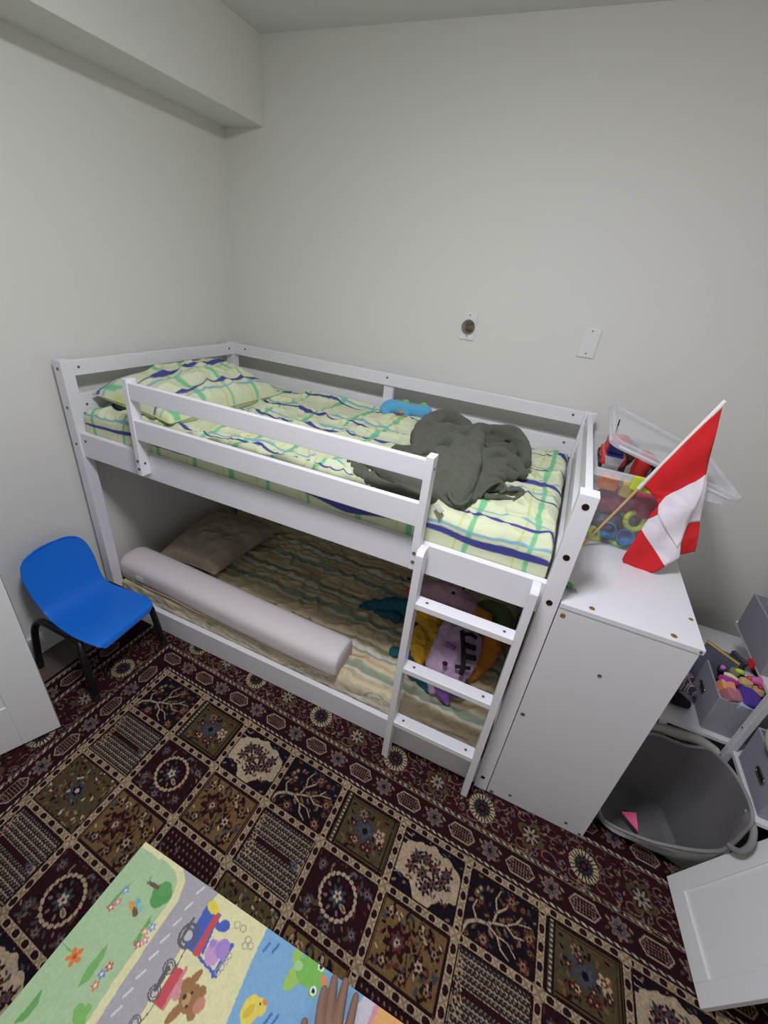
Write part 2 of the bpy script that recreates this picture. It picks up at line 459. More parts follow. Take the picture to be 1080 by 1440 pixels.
C_NAVY = (22, 18, 26); C_MAR = (43, 18, 22); C_MAR2 = (54, 21, 26); C_CREAM = (172, 152, 126); C_GOLD = (112, 88, 54); C_OLIVE = (78, 68, 44)
C_GREY = (92, 92, 92); C_RUST = (94, 44, 38); C_TAUPE = (136, 116, 88); C_DK = (34, 14, 18); C_SLATE = (62, 66, 72); C_WHT = (184, 172, 150); C_PINK = (128, 98, 90)
class Raster:
    def __init__(s, p0, p1, q0, q1, res):
        s.nx = int((p1 - p0) / res) + 1; s.ny = int((q1 - q0) / res) + 1
        s.p = np.linspace(p0, p1, s.nx); s.q = np.linspace(q0, q1, s.ny); s.res = res
        s.P, s.Q = np.meshgrid(s.p, s.q); s.img = np.zeros((s.ny, s.nx, 3)); s.p0, s.q0 = p0, q0
        s.clip = (p0, p1, q0, q1)
    def win(s, a, b, c, d):
        a, b, c, d = max(a, s.clip[0]), min(b, s.clip[1]), max(c, s.clip[2]), min(d, s.clip[3])
        i0 = max(0, int((a - s.p0) / s.res)); i1 = min(s.nx, int((b - s.p0) / s.res) + 2)
        j0 = max(0, int((c - s.q0) / s.res)); j1 = min(s.ny, int((d - s.q0) / s.res) + 2)
        if i1 <= i0 or j1 <= j0: return None
        sl = (slice(j0, j1), slice(i0, i1)); P, Q = s.P[sl], s.Q[sl]
        ok = (P >= s.clip[0]) & (P <= s.clip[1]) & (Q >= s.clip[2]) & (Q <= s.clip[3])
        return sl, P, Q, ok
    def put(s, sl, m, c): 
        v = s.img[sl]; v[m] = c
    def rect(s, a, b, c, d, col):
        w = s.win(a, b, c, d)
        if w: sl, P, Q, ok = w; s.put(sl, ok & (P >= a) & (P <= b) & (Q >= c) & (Q <= d), col)
    def ell(s, x, y, rx, ry, col, ang=0, ring=None, pet=0, pa=.25):
        R = max(rx, ry) * (1 + pa); w = s.win(x - R, x + R, y - R, y + R)
        if not w: return
        sl, P, Q, ok = w; c, n = math.cos(ang), math.sin(ang); u = (P - x) * c + (Q - y) * n; v = -(P - x) * n + (Q - y) * c
        r = np.hypot(u / rx, v / ry)
        if pet: r = r / (1 + pa * np.cos(pet * np.arctan2(v, u)))
        m = r <= 1
        if ring: m &= r >= ring
        s.put(sl, ok & m, col)
    def line(s, pts, wd, col, taper=0):
        xs = [p[0] for p in pts]; ys = [p[1] for p in pts]
        w = s.win(min(xs) - wd, max(xs) + wd, min(ys) - wd, max(ys) + wd)
        if not w: return
        sl, P, Q, ok = w; d, t = seg_dist(P, Q, pts); s.put(sl, ok & (d <= wd / 2 * (1 - taper * t)), col)
    def poly(s, pts, col):
        xs = [p[0] for p in pts]; ys = [p[1] for p in pts]
        w = s.win(min(xs), max(xs), min(ys), max(ys))
        if not w: return
        sl, P, Q, ok = w; ins = np.zeros(P.shape, bool); n = len(pts)
        for i in range(n):
            x0, y0 = pts[i]; x1, y1 = pts[(i + 1) % n]
            if y0 == y1: continue
            c = (y0 > Q) != (y1 > Q); ins ^= c & (P < (x1 - x0) * (Q - y0) / (y1 - y0) + x0)
        s.put(sl, ok & ins, col)

def build_rug():
    CW, CH = .2421, .2003
    T = Raster(-.415, 2.62, -.415, 1.10, .0023)
    U = np.array((.99820, -.0599)); V = np.array((.030, -.9995)); O = np.array((.549, -.1655))
    rg = random.Random(5)
    im = T.img; P, Q = T.P, T.Q
    D = np.maximum(-P, -Q)                     # distance outward from the lattice
    S = np.where(-P > -Q, Q, P)                # coordinate along the border
    def band(a, b, col): im[(D >= a) & (D < b)] = col
    im[:] = C_MAR
    band(.012, .415, C_MAR2)
    # guard stripes: cream / dark barber pole
    def guard(a, b):
        band(a, b, C_DK)
        m = (D >= a) & (D < b); w_ = b - a; k = (D - a) / w_
        st = np.mod(S / .024 + k * .9, 1)
        im[m & (np.abs(k - .5) < .26) & (st < .5)] = C_WHT; im[m & (np.abs(k - .5) < .26) & (st >= .62) & (st < .9)] = C_SLATE
        im[m & ((k < .1) | (k > .9))] = C_TAUPE
    guard(.015, .028); guard(.105, .121); guard(.274, .290); guard(.374, .388)
    band(.388, .392, C_WHT); band(.030, .103, C_MAR); band(.292, .374, C_MAR)
    # helper to place border motifs by (along, out) on the far side (q<0) and the left side (p<0)
    def on_side(side, a, o): return (a, -o) if side == 0 else (-o, a)
    def amax(side): return 2.6 if side == 0 else 1.1
    for side in (0, 1):
        # scrolling arabesques in the main band
        for k in range(-2, 30):
            a0 = k * .09 - .01
            if a0 > amax(side) + .1: break
            for o0 in (.148, .235):
                flip = 1 if (k + (o0 > .2)) % 2 else -1
                pts = [(a0 + .03 * math.cos(t) * (1 - t / 9), o0 + flip * .022 * math.sin(t) * (1 - t / 9)) for t in np.linspace(0, 5.2, 14)]
                T.line([on_side(side, *p) for p in pts], .0034, (126, 98, 88))
                for (da_, do_, sg) in ((.045, .0, -1), (.02, .03 * flip, 1), (.07, -.028 * flip, -1)):
                    p2 = [(a0 + da_ + .018 * math.cos(t * sg + k) * (1 - t / 8), o0 + do_ + .013 * math.sin(t * sg + k) * (1 - t / 8)) for t in np.linspace(0, 4.6, 10)]
                    T.line([on_side(side, *p) for p in p2], .0030, rg.choice([(116, 92, 84), (98, 88, 82), (124, 104, 86)]))
                T.ell(*on_side(side, a0 + .05, o0 + .01 * flip), .010, .0075, C_GREY, rg.random() * 3, pet=5)
                T.ell(*on_side(side, a0 + .05, o0 + .01 * flip), .0045, .0045, C_DK)
                for q_ in range(17):
                    aa, oo = a0 + rg.uniform(-.045, .05), o0 + rg.uniform(-.042, .042)
                    T.ell(*on_side(side, aa, oo), .007, .0032, rg.choice([C_TAUPE, C_GREY, C_OLIVE, C_DK, C_NAVY, C_DK, C_PINK, C_DK]), rg.random() * 3)
        # rosettes and star flowers
        for k in range(-1, 9):
            a = .018 + k * .3605
            if side == 1: a = .087 + k * .36
            if a > amax(side) + .06 or (k < 0): continue
            x, y = on_side(side, a, .187)
            T.ell(x, y, .053, .053, C_DK); T.ell(x, y, .050, .050, (176, 160, 128), 0, .5, 22, .06); 
            for j in range(22):
                an = 2 * PI * j / 22; T.line([(x + .026 * math.cos(an), y + .026 * math.sin(an)), (x + .051 * math.cos(an), y + .051 * math.sin(an))], .0042, C_DK)
            T.ell(x, y, .031, .031, (62, 62, 62), 0, None, 12, .08); T.ell(x, y, .026, .026, C_DK, 0, .8, 12, .1); T.ell(x, y, .017, .017, C_NAVY, 0, None, 8, .2); T.ell(x, y, .007, .007, C_RUST)
            x, y = on_side(side, a + .180, .187)
            T.ell(x, y, .040, .040, C_OLIVE, .4, .70, 4, .25); T.ell(x, y, .019, .019, (150, 140, 122), .39, None, 8, .5); T.ell(x, y, .008, .008, C_SLATE); T.ell(x, y, .004, .004, C_DK)
        # lozenges in the narrow bands
        for o0 in (.066, .333):
            for k in range(-1, 16):
                a = .169 + (k - 1) * .2065 if side == 0 else .05 + (k - 1) * .185
                if a < -.05 or a > amax(side) + .05: continue
                for (sa, so, col) in ((.050, .0245, (160, 142, 122)), (.0455, .0208, C_DK), (.042, .0178, C_PINK)):
                    hexa = [(-sa, 0), (-sa * .62, -so), (sa * .62, -so), (sa, 0), (sa * .62, so), (-sa * .62, so)]
                    T.poly([on_side(side, a + h_[0], o0 + h_[1]) for h_ in hexa], col)
                for i in range(-4, 5):
                    for j in range(-2, 3):
                        if abs(i) * .009 / .042 + abs(j) * .0085 / .034 < 1.05:
                            T.ell(*on_side(side, a + i * .009, o0 + j * .0078), .0041, .0037, C_MAR)
                x, y = on_side(side, a + (.103 if side == 0 else .0925), o0)
                T.ell(x, y, .027, .027, C_PINK, 0, .75, 8, .2); T.ell(x, y, .019, .019, C_GREY, 0, None, 8, .35); T.ell(x, y, .009, .009, C_MAR2, 0, None, 5, .3)
                for da in (.055, -.055):
                    T.ell(*on_side(side, a + (.103 if side == 0 else .0925) + da * .62, o0 + .012), .008, .004, C_TAUPE, .6); T.ell(*on_side(side, a + .1 + da * .62, o0 - .014), .008, .004, C_OLIVE, -.6)
    # ---- the panels
    kinds = [['tree', 'green', 'cart'], ['boteh', 'medal', 'gold'], ['meadow', 'gold', 'rows'], ['boteh', 'medal', 'tree'], ['meadow', 'cart', 'gold'], ['boteh', 'medal', 'rows']]
    for j in range(6):
        for i in range(11):
            x0, y0 = i * CW, j * CH; x1, y1 = x0 + CW, y0 + CH
            if x0 > 2.6 or y0 > 1.1: continue
            kind = kinds[j][i % 3]
            rg = random.Random(kind)            # every panel of a kind shows the same drawing
            b = .013; T.clip = (max(T.p[0], x0 + b), min(T.p[-1], x1 - b), max(T.q[0], y0 + b), min(T.q[-1], y1 - b))
            L = lambda s, t: (x0 + b + s * (CW - 2 * b), y0 + b + t * (CH - 2 * b))
            W_, H_ = CW - 2 * b, CH - 2 * b
            def flower(s, t, r, c1, c2, c3, n=6):
                x, y = L(s, t); T.ell(x, y, r, r, c1, rg.random(), None, n, .3); T.ell(x, y, r * .6, r * .6, c2, 0, None, n, .2); T.ell(x, y, r * .28, r * .28, c3)
            def leaf(s, t, c, r=.008, a=None): T.ell(*L(s, t), r, r * .45, c, rg.random() * 3 if a is None else a)
            if kind == 'tree':
                T.rect(x0, x1, y0, y1, C_NAVY)
                for _ in range(110): leaf(rg.random(), rg.random(), rg.choice([C_MAR, C_MAR2, C_OLIVE, C_GOLD, C_PINK, C_SLATE, C_MAR]), rg.uniform(.005, .011))
                for _ in range(12): flower(rg.random(), rg.random(), .011, C_MAR2, C_GOLD, C_DK)
                tr = [(.0, .98), (.06, .80), (.18, .70), (.32, .66), (.40, .60)]
                br = [[(.40, .60), (.44, .42), (.40, .25), (.46, .08)], [(.44, .42), (.56, .28), (.60, .14)], [(.40, .60), (.58, .52), (.72, .40), (.92, .34)], [(.58, .52), (.70, .60), (.84, .56)],
                      [(.32, .66), (.48, .74), (.62, .74), (.74, .86)], [(.48, .74), (.54, .88), (.66, .95)], [(.18, .70), (.10, .56), (.14, .42)], [(.72, .40), (.78, .28)]]
                T.line([L(*p) for p in tr], .012, C_DK); T.line([L(*p) for p in tr], .008, C_CREAM)
                for q_ in br: T.line([L(*p) for p in q_], .0095, C_DK); T.line([L(*p) for p in q_], .0058, C_CREAM, .5)
                for s, t in ((.13, .30), (.2, .36), (.17, .22)): T.ell(*L(s, t), .009, .009, C_OLIVE); T.ell(*L(s, t), .004, .004, C_CREAM)
                for s, t in ((.62, .14), (.9, .5), (.3, .9), (.85, .9)): flower(s, t, .015, C_RUST, C_TAUPE, C_DK)
            elif kind == 'green':
                T.rect(x0, x1, y0, y1, C_OLIVE)
                for k in range(3): 
                    s0 = .01 + k * .045; T.rect(*sorted((L(s0, 0)[0], L(s0 + .03, 0)[0])), y0, y1, (C_DK, C_WHT, C_DK)[k] if k != 1 else C_SLATE)
                for k in range(14): T.ell(*L(.075, k / 14 + .03), .004, .0028, C_WHT)
                for t in (.03, .08): T.line([L(.15, t), L(.97, t)], .004, C_DK); T.line([L(.15, 1 - t), L(.97, 1 - t)], .004, C_DK)
                for s in (.92, .97): T.line([L(s, .04), L(s, .96)], .004, C_DK)
                for t in (.28, .42, .58, .74): T.line([L(.16, t), L(.36, t + .02)], .004, C_SLATE)
                for _ in range(60): leaf(rg.uniform(.2, .9), rg.uniform(.12, .88), rg.choice([C_RUST, C_MAR, C_SLATE, C_GOLD, C_DK, C_NAVY]), rg.uniform(.006, .011))
                flower(.52, .5, .036, C_SLATE, (70, 74, 80), C_NAVY, 8); flower(.76, .44, .017, C_CREAM, C_RUST, C_WHT, 5); flower(.80, .55, .010, C_CREAM, C_RUST, C_DK, 5); flower(.40, .24, .012, C_TAUPE, C_RUST, C_DK); flower(.42, .72, .014, C_RUST, C_CREAM, C_DK)
                for _ in range(8): flower(rg.uniform(.25, .88), rg.uniform(.14, .86), .010, C_MAR2, C_RUST, C_CREAM)
            elif kind == 'cart':
                T.rect(x0, x1, y0, y1, C_NAVY)
                for _ in range(60): leaf(rg.random(), rg.random(), rg.choice([C_MAR, C_MAR2, C_SLATE, C_PINK]), .008)
                for s, t, r in ((.5, .5, .066), (.3, .45, .055), (.72, .46, .055), (.14, .5, .042), (.5, .3, .04), (.88, .5, .035), (.5, .72, .045)):
                    T.ell(*L(s, t), r + .004, r + .004, C_CREAM, .3, None, 7, .06)
                for s, t, r in ((.5, .5, .058), (.3, .45, .047), (.72, .46, .047), (.5, .3, .032), (.5, .72, .037)):
                    T.ell(*L(s, t), r, r, C_CREAM)
                for s, t in ((.3, .36), (.42, .56), (.58, .40), (.72, .52), (.5, .75), (.24, .56), (.78, .36), (.6, .62), (.44, .30)): flower(s, t, .017, C_MAR, (96, 72, 76), C_DK)
                for _ in range(60): leaf(rg.uniform(.18, .85), rg.uniform(.22, .8), rg.choice([C_SLATE, C_MAR, C_RUST, C_GREY, C_OLIVE]), .007)
                for k in range(8): T.line([L(.02, .08 + k * .1), L(.12, .1 + k * .09)], .0028, C_CREAM)
            elif kind == 'boteh':
                T.rect(x0, x1, y0, y1, C_CREAM); T.rect(L(0, 0)[0] + .004, L(1, 0)[0] - .004, L(0, 0)[1] + .004, L(0, 1)[1] - .004, C_DK)
                T.rect(L(0, 0)[0] + .007, L(1, 0)[0] - .007, L(0, 0)[1] + .007, L(0, 1)[1] - .007, (160, 140, 118))
                for r_ in range(11):
                    t = .06 + r_ * .088
                    if r_ == 5: T.line([L(.03, t), L(.80, t), L(.85, t)], .016, C_MAR); continue
                    for c_ in range(17):
                        s = .05 + c_ * .056 + (.028 if r_ % 2 else 0)
                        T.ell(*L(s, t), .0082, .0058, (44, 34, 34), .7); T.ell(*L(s + .004, t - .006), .0024, .0024, (122, 120, 112))
                for k in range(5): flower(.05 + k * .02, .2 + k * .14, .009, C_CREAM, C_RUST, C_DK)
                flower(.86, .5, .013, C_SLATE, C_GREY, C_DK, 4)
            elif kind == 'medal':
                T.rect(x0, x1, y0, y1, C_MAR)
                for _ in range(90): leaf(rg.random(), rg.random(), rg.choice([C_SLATE, C_GREY, C_OLIVE, C_RUST, C_NAVY, C_PINK, C_DK]), rg.uniform(.006, .010))
                cx, cy = L(.5, .48); T.ell(cx, cy, .062, .060, C_DK)
                for k in range(22):
                    an = 2 * PI * k / 22; T.ell(cx + .058 * math.cos(an), cy + .056 * math.sin(an), .0085, .005, C_CREAM, an + 1.2, None)
                for k in range(16):
                    an = 2 * PI * k / 16; T.ell(cx + .040 * math.cos(an), cy + .039 * math.sin(an), .007, .004, rg.choice([C_SLATE, C_MAR2, C_PINK, C_NAVY]), an)
                T.ell(cx, cy, .023, .023, C_SLATE, 0, None, 8, .3); T.ell(cx, cy, .012, .012, C_WHT, 0, None, 5, .3); T.ell(cx, cy, .005, .005, C_RUST)
                T.ell(cx + .028, cy + .018, .013, .007, C_CREAM, .4); T.ell(cx + .028, cy + .018, .009, .004, C_GOLD, .4)
                for s, t in ((.12, .2), (.14, .78), (.88, .2), (.86, .8), (.5, .93)): flower(s, t, .013, C_SLATE, C_PINK, C_DK)
            elif kind == 'gold':
                T.rect(x0, x1, y0, y1, C_GOLD); T.line([L(.03, .03), L(.97, .03), L(.97, .97), L(.03, .97), L(.03, .03)], .004, C_MAR)
                for _ in range(100): leaf(rg.uniform(.06, .94), rg.uniform(.06, .94), rg.choice([C_MAR, C_MAR, C_DK, C_SLATE, C_RUST]), rg.uniform(.006, .012))
                pts = [(.2 + .5 * k / 12, .5 + .34 * math.sin(k * .9)) for k in range(13)]
                T.line([L(*p) for p in pts], .003, C_MAR)
                flower(.34, .5, .034, C_MAR, C_RUST, C_NAVY, 7); flower(.34, .5, .014, C_SLATE, C_CREAM, C_DK); flower(.68, .6, .018, C_MAR, C_CREAM, C_DK)
                for s, t in ((.15, .2), (.2, .82), (.62, .2), (.84, .34), (.84, .8), (.5, .85)):
                    flower(s, t, .014, C_MAR, C_TAUPE, C_DK, 5)
                for _ in range(14): leaf(rg.uniform(.08, .92), rg.uniform(.08, .92), C_CREAM, .007)
            elif kind == 'meadow':
                T.rect(x0, x1, y0, y1, C_OLIVE)
                for _ in range(190): leaf(rg.random(), rg.random(), rg.choice([C_MAR, C_RUST, C_GOLD, C_DK, C_SLATE, C_MAR, C_TAUPE]), rg.uniform(.004, .009))
                for _ in range(15): leaf(rg.random(), rg.random(), C_WHT, .007)
                flower(.5, .5, .026, C_SLATE, C_NAVY, C_WHT, 6)
            else:  # rows
                T.rect(x0, x1, y0, y1, C_DK)
                for r_ in range(9):
                    for c_ in range(12):
                        s, t = .06 + c_ * .08, .08 + r_ * .106
                        T.ell(*L(s, t), .0075, .0055, C_MAR2, .8); T.ell(*L(s + .01, t - .01), .0036, .0026, C_PINK, .8)
                for _ in range(12): leaf(rg.uniform(0, .3), rg.random(), rg.choice([C_SLATE, C_GREY, C_OLIVE]), .008)
            T.clip = (T.p[0], T.p[-1], T.q[0], T.q[-1])
    # ---- the cream lattice with dark ovals and small crosses
    hw = .0135
    inside = (P > -hw) & (Q > -hw)
    dp = np.abs(P - np.round(P / CW) * CW); dq = np.abs(Q - np.round(Q / CH) * CH)
    m = inside & ((dp < hw) | (dq < hw)); im[m] = C_CREAM
    e = inside & (((np.abs(dp - hw) < .0026) & (dq > hw)) | ((np.abs(dq - hw) < .0026) & (dp > hw))); im[e] = C_DK
    def deco(along, across, other, cell, n, bar):
        ph = np.mod(along / cell * n, 1.0); d = (ph - .5) * cell / n
        odd = np.mod(np.floor(along / cell * n), 2) == 0
        o_ = bar & (other > hw * 1.05)
        im[o_ & odd & (np.hypot(d / .0125, across / .0085) < 1)] = C_DK
        im[o_ & odd & (np.hypot(d / .0085, across / .0050) < 1)] = C_MAR
        im[o_ & ~odd & (np.abs(np.abs(d) - np.abs(across)) < .0034) & (np.abs(d) < .0095)] = C_TAUPE
    deco(Q, P - np.round(P / CW) * CW, dq, CH, 9, inside & (dp < hw))
    deco(P, Q - np.round(Q / CH) * CH, dp, CW, 11, inside & (dq < hw))
    node = inside & (dp < hw * 1.1) & (dq < hw * 1.1)
    a_, b_ = P - np.round(P / CW) * CW, Q - np.round(Q / CH) * CH
    im[node & (np.minimum(np.abs(a_ - b_), np.abs(a_ + b_)) < .0045)] = C_TAUPE
    # pile: slight per-tuft variation
    nz = fnoise(P / .004, Q / .004, 3, 2); n2 = fnoise(P / .25, Q / .25, 9, 2)
    im *= (0.74 + .36 * nz)[..., None] * (0.93 + .14 * n2)[..., None]
    X = O[0] + U[0] * P + V[0] * Q; Y = O[1] + U[1] * P + V[1] * Q
    Z = np.zeros_like(X) - .0004 * nz
    edge = np.minimum(np.minimum(P - T.p[0], T.p[-1] - P), np.minimum(Q - T.q[0], T.q[-1] - Q))
    Z = np.where(edge < .0035, -.0075, Z)
    o = grid_obj('area_rug', X, Y, Z, attr_mat('rug_wool', .95, .35, 700, sheen=.0, spec=.1), im, smooth=True, origin=(1.5, -.5, -.008))
    tag(o, 'dark red oriental rug with panelled garden pattern covering the floor', 'rug')
build_rug()

# ------------------------------------------------------------------ play mat
def build_mat():
    MX0, MX1, MY0, MY1, MZ = 1.028, 2.30, -.684, -1.42, .020
    T = Raster(MX0, MX1, -MY0, -MY1, .0022)      # q = -y
    im = T.img
    G1 = (176, 206, 160); YL = (232, 228, 176); RD = (176, 172, 176); WT = (196, 214, 226); BL = (128, 178, 216)
    im[:] = G1
    def q(pt): return (pt[0], -pt[1])
    def mp(*a): return [q(p) for p in a]
    e = .004
    # far border strip, road, yellow field, water, lilac, orange
    yellow_l = mp((1.032, -0.687, 0.02), (1.134, -0.683, 0.02), (1.177, -0.69, 0.02), (1.207, -0.711, 0.02), (1.222, -0.749, 0.02), (1.223, -0.838, 0.02), (1.226, -0.947, 0.02), (1.23, -1.01, 0.02))
    yb = yellow_l[1:] + [(yellow_l[-1][0] - .02, 1.3)]
    T.line([(1.028, .684), (1.10, .692)], .016, YL); T.line(mp((1.035, -0.689, 0.02)) + [yellow_l[1]], .020, YL)
    road0 = mp((1.106, -0.68, 0.02), (1.213, -0.708, 0.02), (1.229, -0.745, 0.02), (1.232, -0.837, 0.02), (1.239, -1.006, 0.02))
    road1 = mp((1.322, -0.696, 0.02), (1.319, -0.801, 0.02), (1.324, -0.966, 0.02))
    T.poly([(1.10, .67), (1.33, .67)] + road1 + [(road1[-1][0] - .06, 1.45), (road0[-1][0] - .06, 1.45)] + road0[::-1], RD)
    T.line(yellow_l + [(yellow_l[-1][0] - .05, 1.42)], .022, YL)
    f1 = mp((1.503, -0.691, 0.02), (1.508, -0.77, 0.02), (1.517, -0.836, 0.02), (1.522, -0.873, 0.02))
    T.poly([(1.33, .67)] + [(f1[0][0], .67)] + f1 + [(f1[-1][0] - .04, 1.45), (road1[-1][0] - .06, 1.45)] + road1[::-1], YL)
    f2 = mp((1.813, -0.685, 0.02), (1.782, -0.752, 0.02))
    T.poly([(f1[0][0], .67), (f2[0][0], .67)] + f2 + [(f2[-1][0] - .1, 1.45), (f1[-1][0] - .04, 1.45)] + f1[::-1], BL)
    f3 = mp((1.851, -0.686, 0.02), (1.847, -0.721, 0.02))
    T.poly([(f2[0][0], .67), (f3[0][0], .67)] + f3 + [(f3[-1][0] - .06, 1.45), (f2[-1][0] - .1, 1.45)] + f2[::-1], (206, 202, 212))
    T.poly([(f3[0][0], .67), (2.4, .67), (2.4, 1.45), (f3[-1][0] - .06, 1.45)] + f3[::-1], (232, 176, 104))
    T.line(f3, .012, (214, 150, 168))
    # water dashes
    for a in ((388, 1334), (402, 1340), (420, 1330), (378, 1438), (450, 1372), (398, 1392), (440, 1395), (410, 1370)):
        pass
    for p in ((1.529, -0.718, 0.02), (1.553, -0.709, 0.02), (1.613, -0.823, 0.02), (1.63, -0.818, 0.02)):
        T.line([(p[0], -p[1] - .010), (p[0] - .006, -p[1] + .010)], .006, (70, 116, 186))
    # road dashes
    for p in ((1.273, -0.702, 0.02), (1.27, -0.743, 0.02), (1.268, -0.783, 0.02), (1.265, -0.824, 0.02), (1.265, -0.861, 0.02), (1.265, -0.9, 0.02), (1.264, -0.937, 0.02), (1.266, -0.97, 0.02)):
        T.line([(p[0] + .004, -p[1] - .010), (p[0] - .004, -p[1] + .010)], .005, (226, 224, 226))
    # tree
    def E(px, rx, ry, c, a=0, **k): T.ell(px[0], -px[1], rx, ry, c, a, **k)
    t0 = (1.18, -0.757, 0.02); E(t0, .030, .024, (92, 160, 88)); E((1.179, -0.771, 0.02), .022, .020, (92, 160, 88)); E((1.178, -0.745, 0.02), .020, .018, (98, 166, 92))
    T.line(mp((1.157, -0.751, 0.02), (1.123, -0.754, 0.02)), .010, (112, 92, 72)); T.line(mp((1.123, -0.754, 0.02), (1.119, -0.743, 0.02)), .004, (120, 180, 110))
    # grass tufts
    def tuft(a, b, n=9, h=.026):
        for k in range(n):
            t = k / (n - 1); x = a[0] + (b[0] - a[0]) * t; y = -(a[1] + (b[1] - a[1]) * t)
            T.poly([(x - .005, y), (x + .005, y), (x + rnd.uniform(-.012, .004) + .008, y - h * rnd.uniform(.7, 1.1))], (104, 176, 96))
    tuft((1.069, -0.848, 0.02), (1.075, -0.799, 0.02)); tuft((1.2, -0.868, 0.02), (1.196, -0.824, 0.02))
    T.poly(mp((1.137, -0.895, 0.02), (1.151, -0.918, 0.02), (1.158, -0.962, 0.02), (1.144, -0.985, 0.02), (1.132, -0.951, 0.02)), (122, 184, 104))
    T.poly(mp((1.069, -1.021, 0.02), (1.087, -1.042, 0.02), (1.085, -1.073, 0.02), (1.067, -1.087, 0.02), (1.068, -1.053, 0.02)), (110, 170, 92))
    E((1.195, -1.014, 0.02), .026, .014, (130, 190, 100), .5); E((1.2, -0.999, 0.02), .010, .010, (130, 190, 100))
    # small flowers
    for px_, c in (((1.077, -0.841, 0.02), (206, 110, 110)), ((1.083, -0.824, 0.02), (214, 140, 150)), ((1.08, -0.796, 0.02), (128, 160, 210)), ((1.21, -0.863, 0.02), (206, 100, 110)), ((1.22, -0.849, 0.02), (214, 150, 160)),
                   ((1.205, -0.837, 0.02), (226, 160, 110)), ((1.215, -0.822, 0.02), (128, 160, 210)), ((1.176, -0.942, 0.02), (128, 140, 200)), ((1.18, -0.963, 0.02), (226, 130, 90)), ((1.181, -0.924, 0.02), (200, 90, 90))):
        E(px_, .0085, .0085, c, pet=5, pa=.3); E(px_, .0036, .0036, (240, 236, 220))
    fl = (1.084, -0.95, 0.02)
    for k in range(5): T.ell(fl[0] + .012 * math.cos(k * 1.257), -fl[1] + .012 * math.sin(k * 1.257), .009, .006, (226, 130, 70), k * 1.257)
    E(fl, .005, .005, (190, 80, 50)); T.line(mp((1.066, -0.947, 0.02), (1.031, -0.946, 0.02)), .004, (120, 184, 104))
    # butterfly
    for p, c in (((1.127, -0.813, 0.02), (226, 160, 70)), ((1.145, -0.818, 0.02), (120, 92, 60)), ((1.136, -0.802, 0.02), (110, 186, 190)), ((1.151, -0.805, 0.02), (150, 200, 180))): E(p, .013, .008, c, .6)
    # cart with engine
    B = (72, 100, 190); R_ = (206, 84, 84); DKL = (96, 96, 102)
    T.poly(mp((1.315, -0.72, 0.02), (1.368, -0.717, 0.02), (1.375, -0.812, 0.02), (1.321, -0.813, 0.02)), B)
    T.poly(mp((1.349, -0.719, 0.02), (1.366, -0.721, 0.02), (1.374, -0.813, 0.02), (1.354, -0.816, 0.02)), R_)
    E((1.335, -0.716, 0.02), .020, .012, (236, 214, 80), .2)
    T.poly(mp((1.368, -0.734, 0.02), (1.396, -0.731, 0.02), (1.397, -0.747, 0.02), (1.372, -0.75, 0.02)), B); E((1.392, -0.733, 0.02), .015, .013, B)
    T.line(mp((1.375, -0.812, 0.02), (1.442, -0.82, 0.02)), .007, B); T.line(mp((1.434, -0.822, 0.02), (1.438, -0.757, 0.02)), .012, B); T.line(mp((1.378, -0.801, 0.02), (1.369, -0.758, 0.02)), .006, B)
    E((1.403, -0.789, 0.02), .026, .022, (204, 160, 206), 1.2); E((1.42, -0.772, 0.02), .019, .020, (168, 140, 206)); E((1.389, -0.774, 0.02), .010, .008, (168, 140, 206)); E((1.437, -0.788, 0.02), .008, .006, (168, 140, 206))
    def wheel(p, r): E(p, r, r, DKL, ring=.78); E(p, r * .62, r * .62, DKL, ring=.7); E(p, r * .38, r * .38, (200, 196, 196))
    wheel((1.318, -0.792, 0.02), .028); T.line(mp((1.303, -0.759, 0.02), (1.306, -0.814, 0.02)), .008, DKL)
    for p in ((1.423, -0.716, 0.02), (1.443, -0.715, 0.02), (1.471, -0.728, 0.02), (1.471, -0.741, 0.02), (1.484, -0.735, 0.02)): E(p, .010, .008, (172, 168, 140), ring=.72)
    for p in ((1.439, -0.812, 0.02), (1.443, -0.801, 0.02), (1.444, -0.788, 0.02), (1.445, -0.775, 0.02)): E(p, .008, .007, (172, 168, 150), ring=.7)
    # red wagon
    T.line(mp((1.33, -0.812, 0.02), (1.335, -0.846, 0.02), (1.339, -0.934, 0.02), (1.333, -0.962, 0.02)), .003, DKL)
    T.poly(mp((1.334, -0.85, 0.02), (1.362, -0.848, 0.02), (1.361, -0.923, 0.02), (1.332, -0.924, 0.02)), (206, 82, 90)); T.line(mp((1.361, -0.842, 0.02), (1.365, -0.919, 0.02)), .008, (220, 130, 136))
    wheel((1.319, -0.859, 0.02), .016); wheel((1.323, -0.909, 0.02), .016); T.line(mp((1.318, -0.863, 0.02), (1.321, -0.902, 0.02)), .012, DKL); wheel((1.322, -0.965, 0.02), .014)
    # brown bear
    BR = (160, 116, 72)
    E((1.375, -0.879, 0.02), .016, .020, (214, 150, 150)); E((1.412, -0.878, 0.02), .029, .027, BR); E((1.395, -0.847, 0.02), .022, .009, BR, 1.9); E((1.383, -0.864, 0.02), .010, .014, BR)
    E((1.396, -0.912, 0.02), .026, .010, BR, 1.9); E((1.429, -0.856, 0.02), .011, .010, BR); E((1.434, -0.899, 0.02), .011, .010, BR); E((1.44, -0.878, 0.02), .013, .016, (206, 140, 120), .3)
    E((1.404, -0.884, 0.02), .010, .012, (196, 156, 112)); E((1.397, -0.882, 0.02), .005, .005, (60, 40, 36)); E((1.408, -0.869, 0.02), .003, .003, (40, 30, 30)); E((1.413, -0.893, 0.02), .003, .003, (40, 30, 30))
    # frog and leaf
    GR = (124, 192, 84)
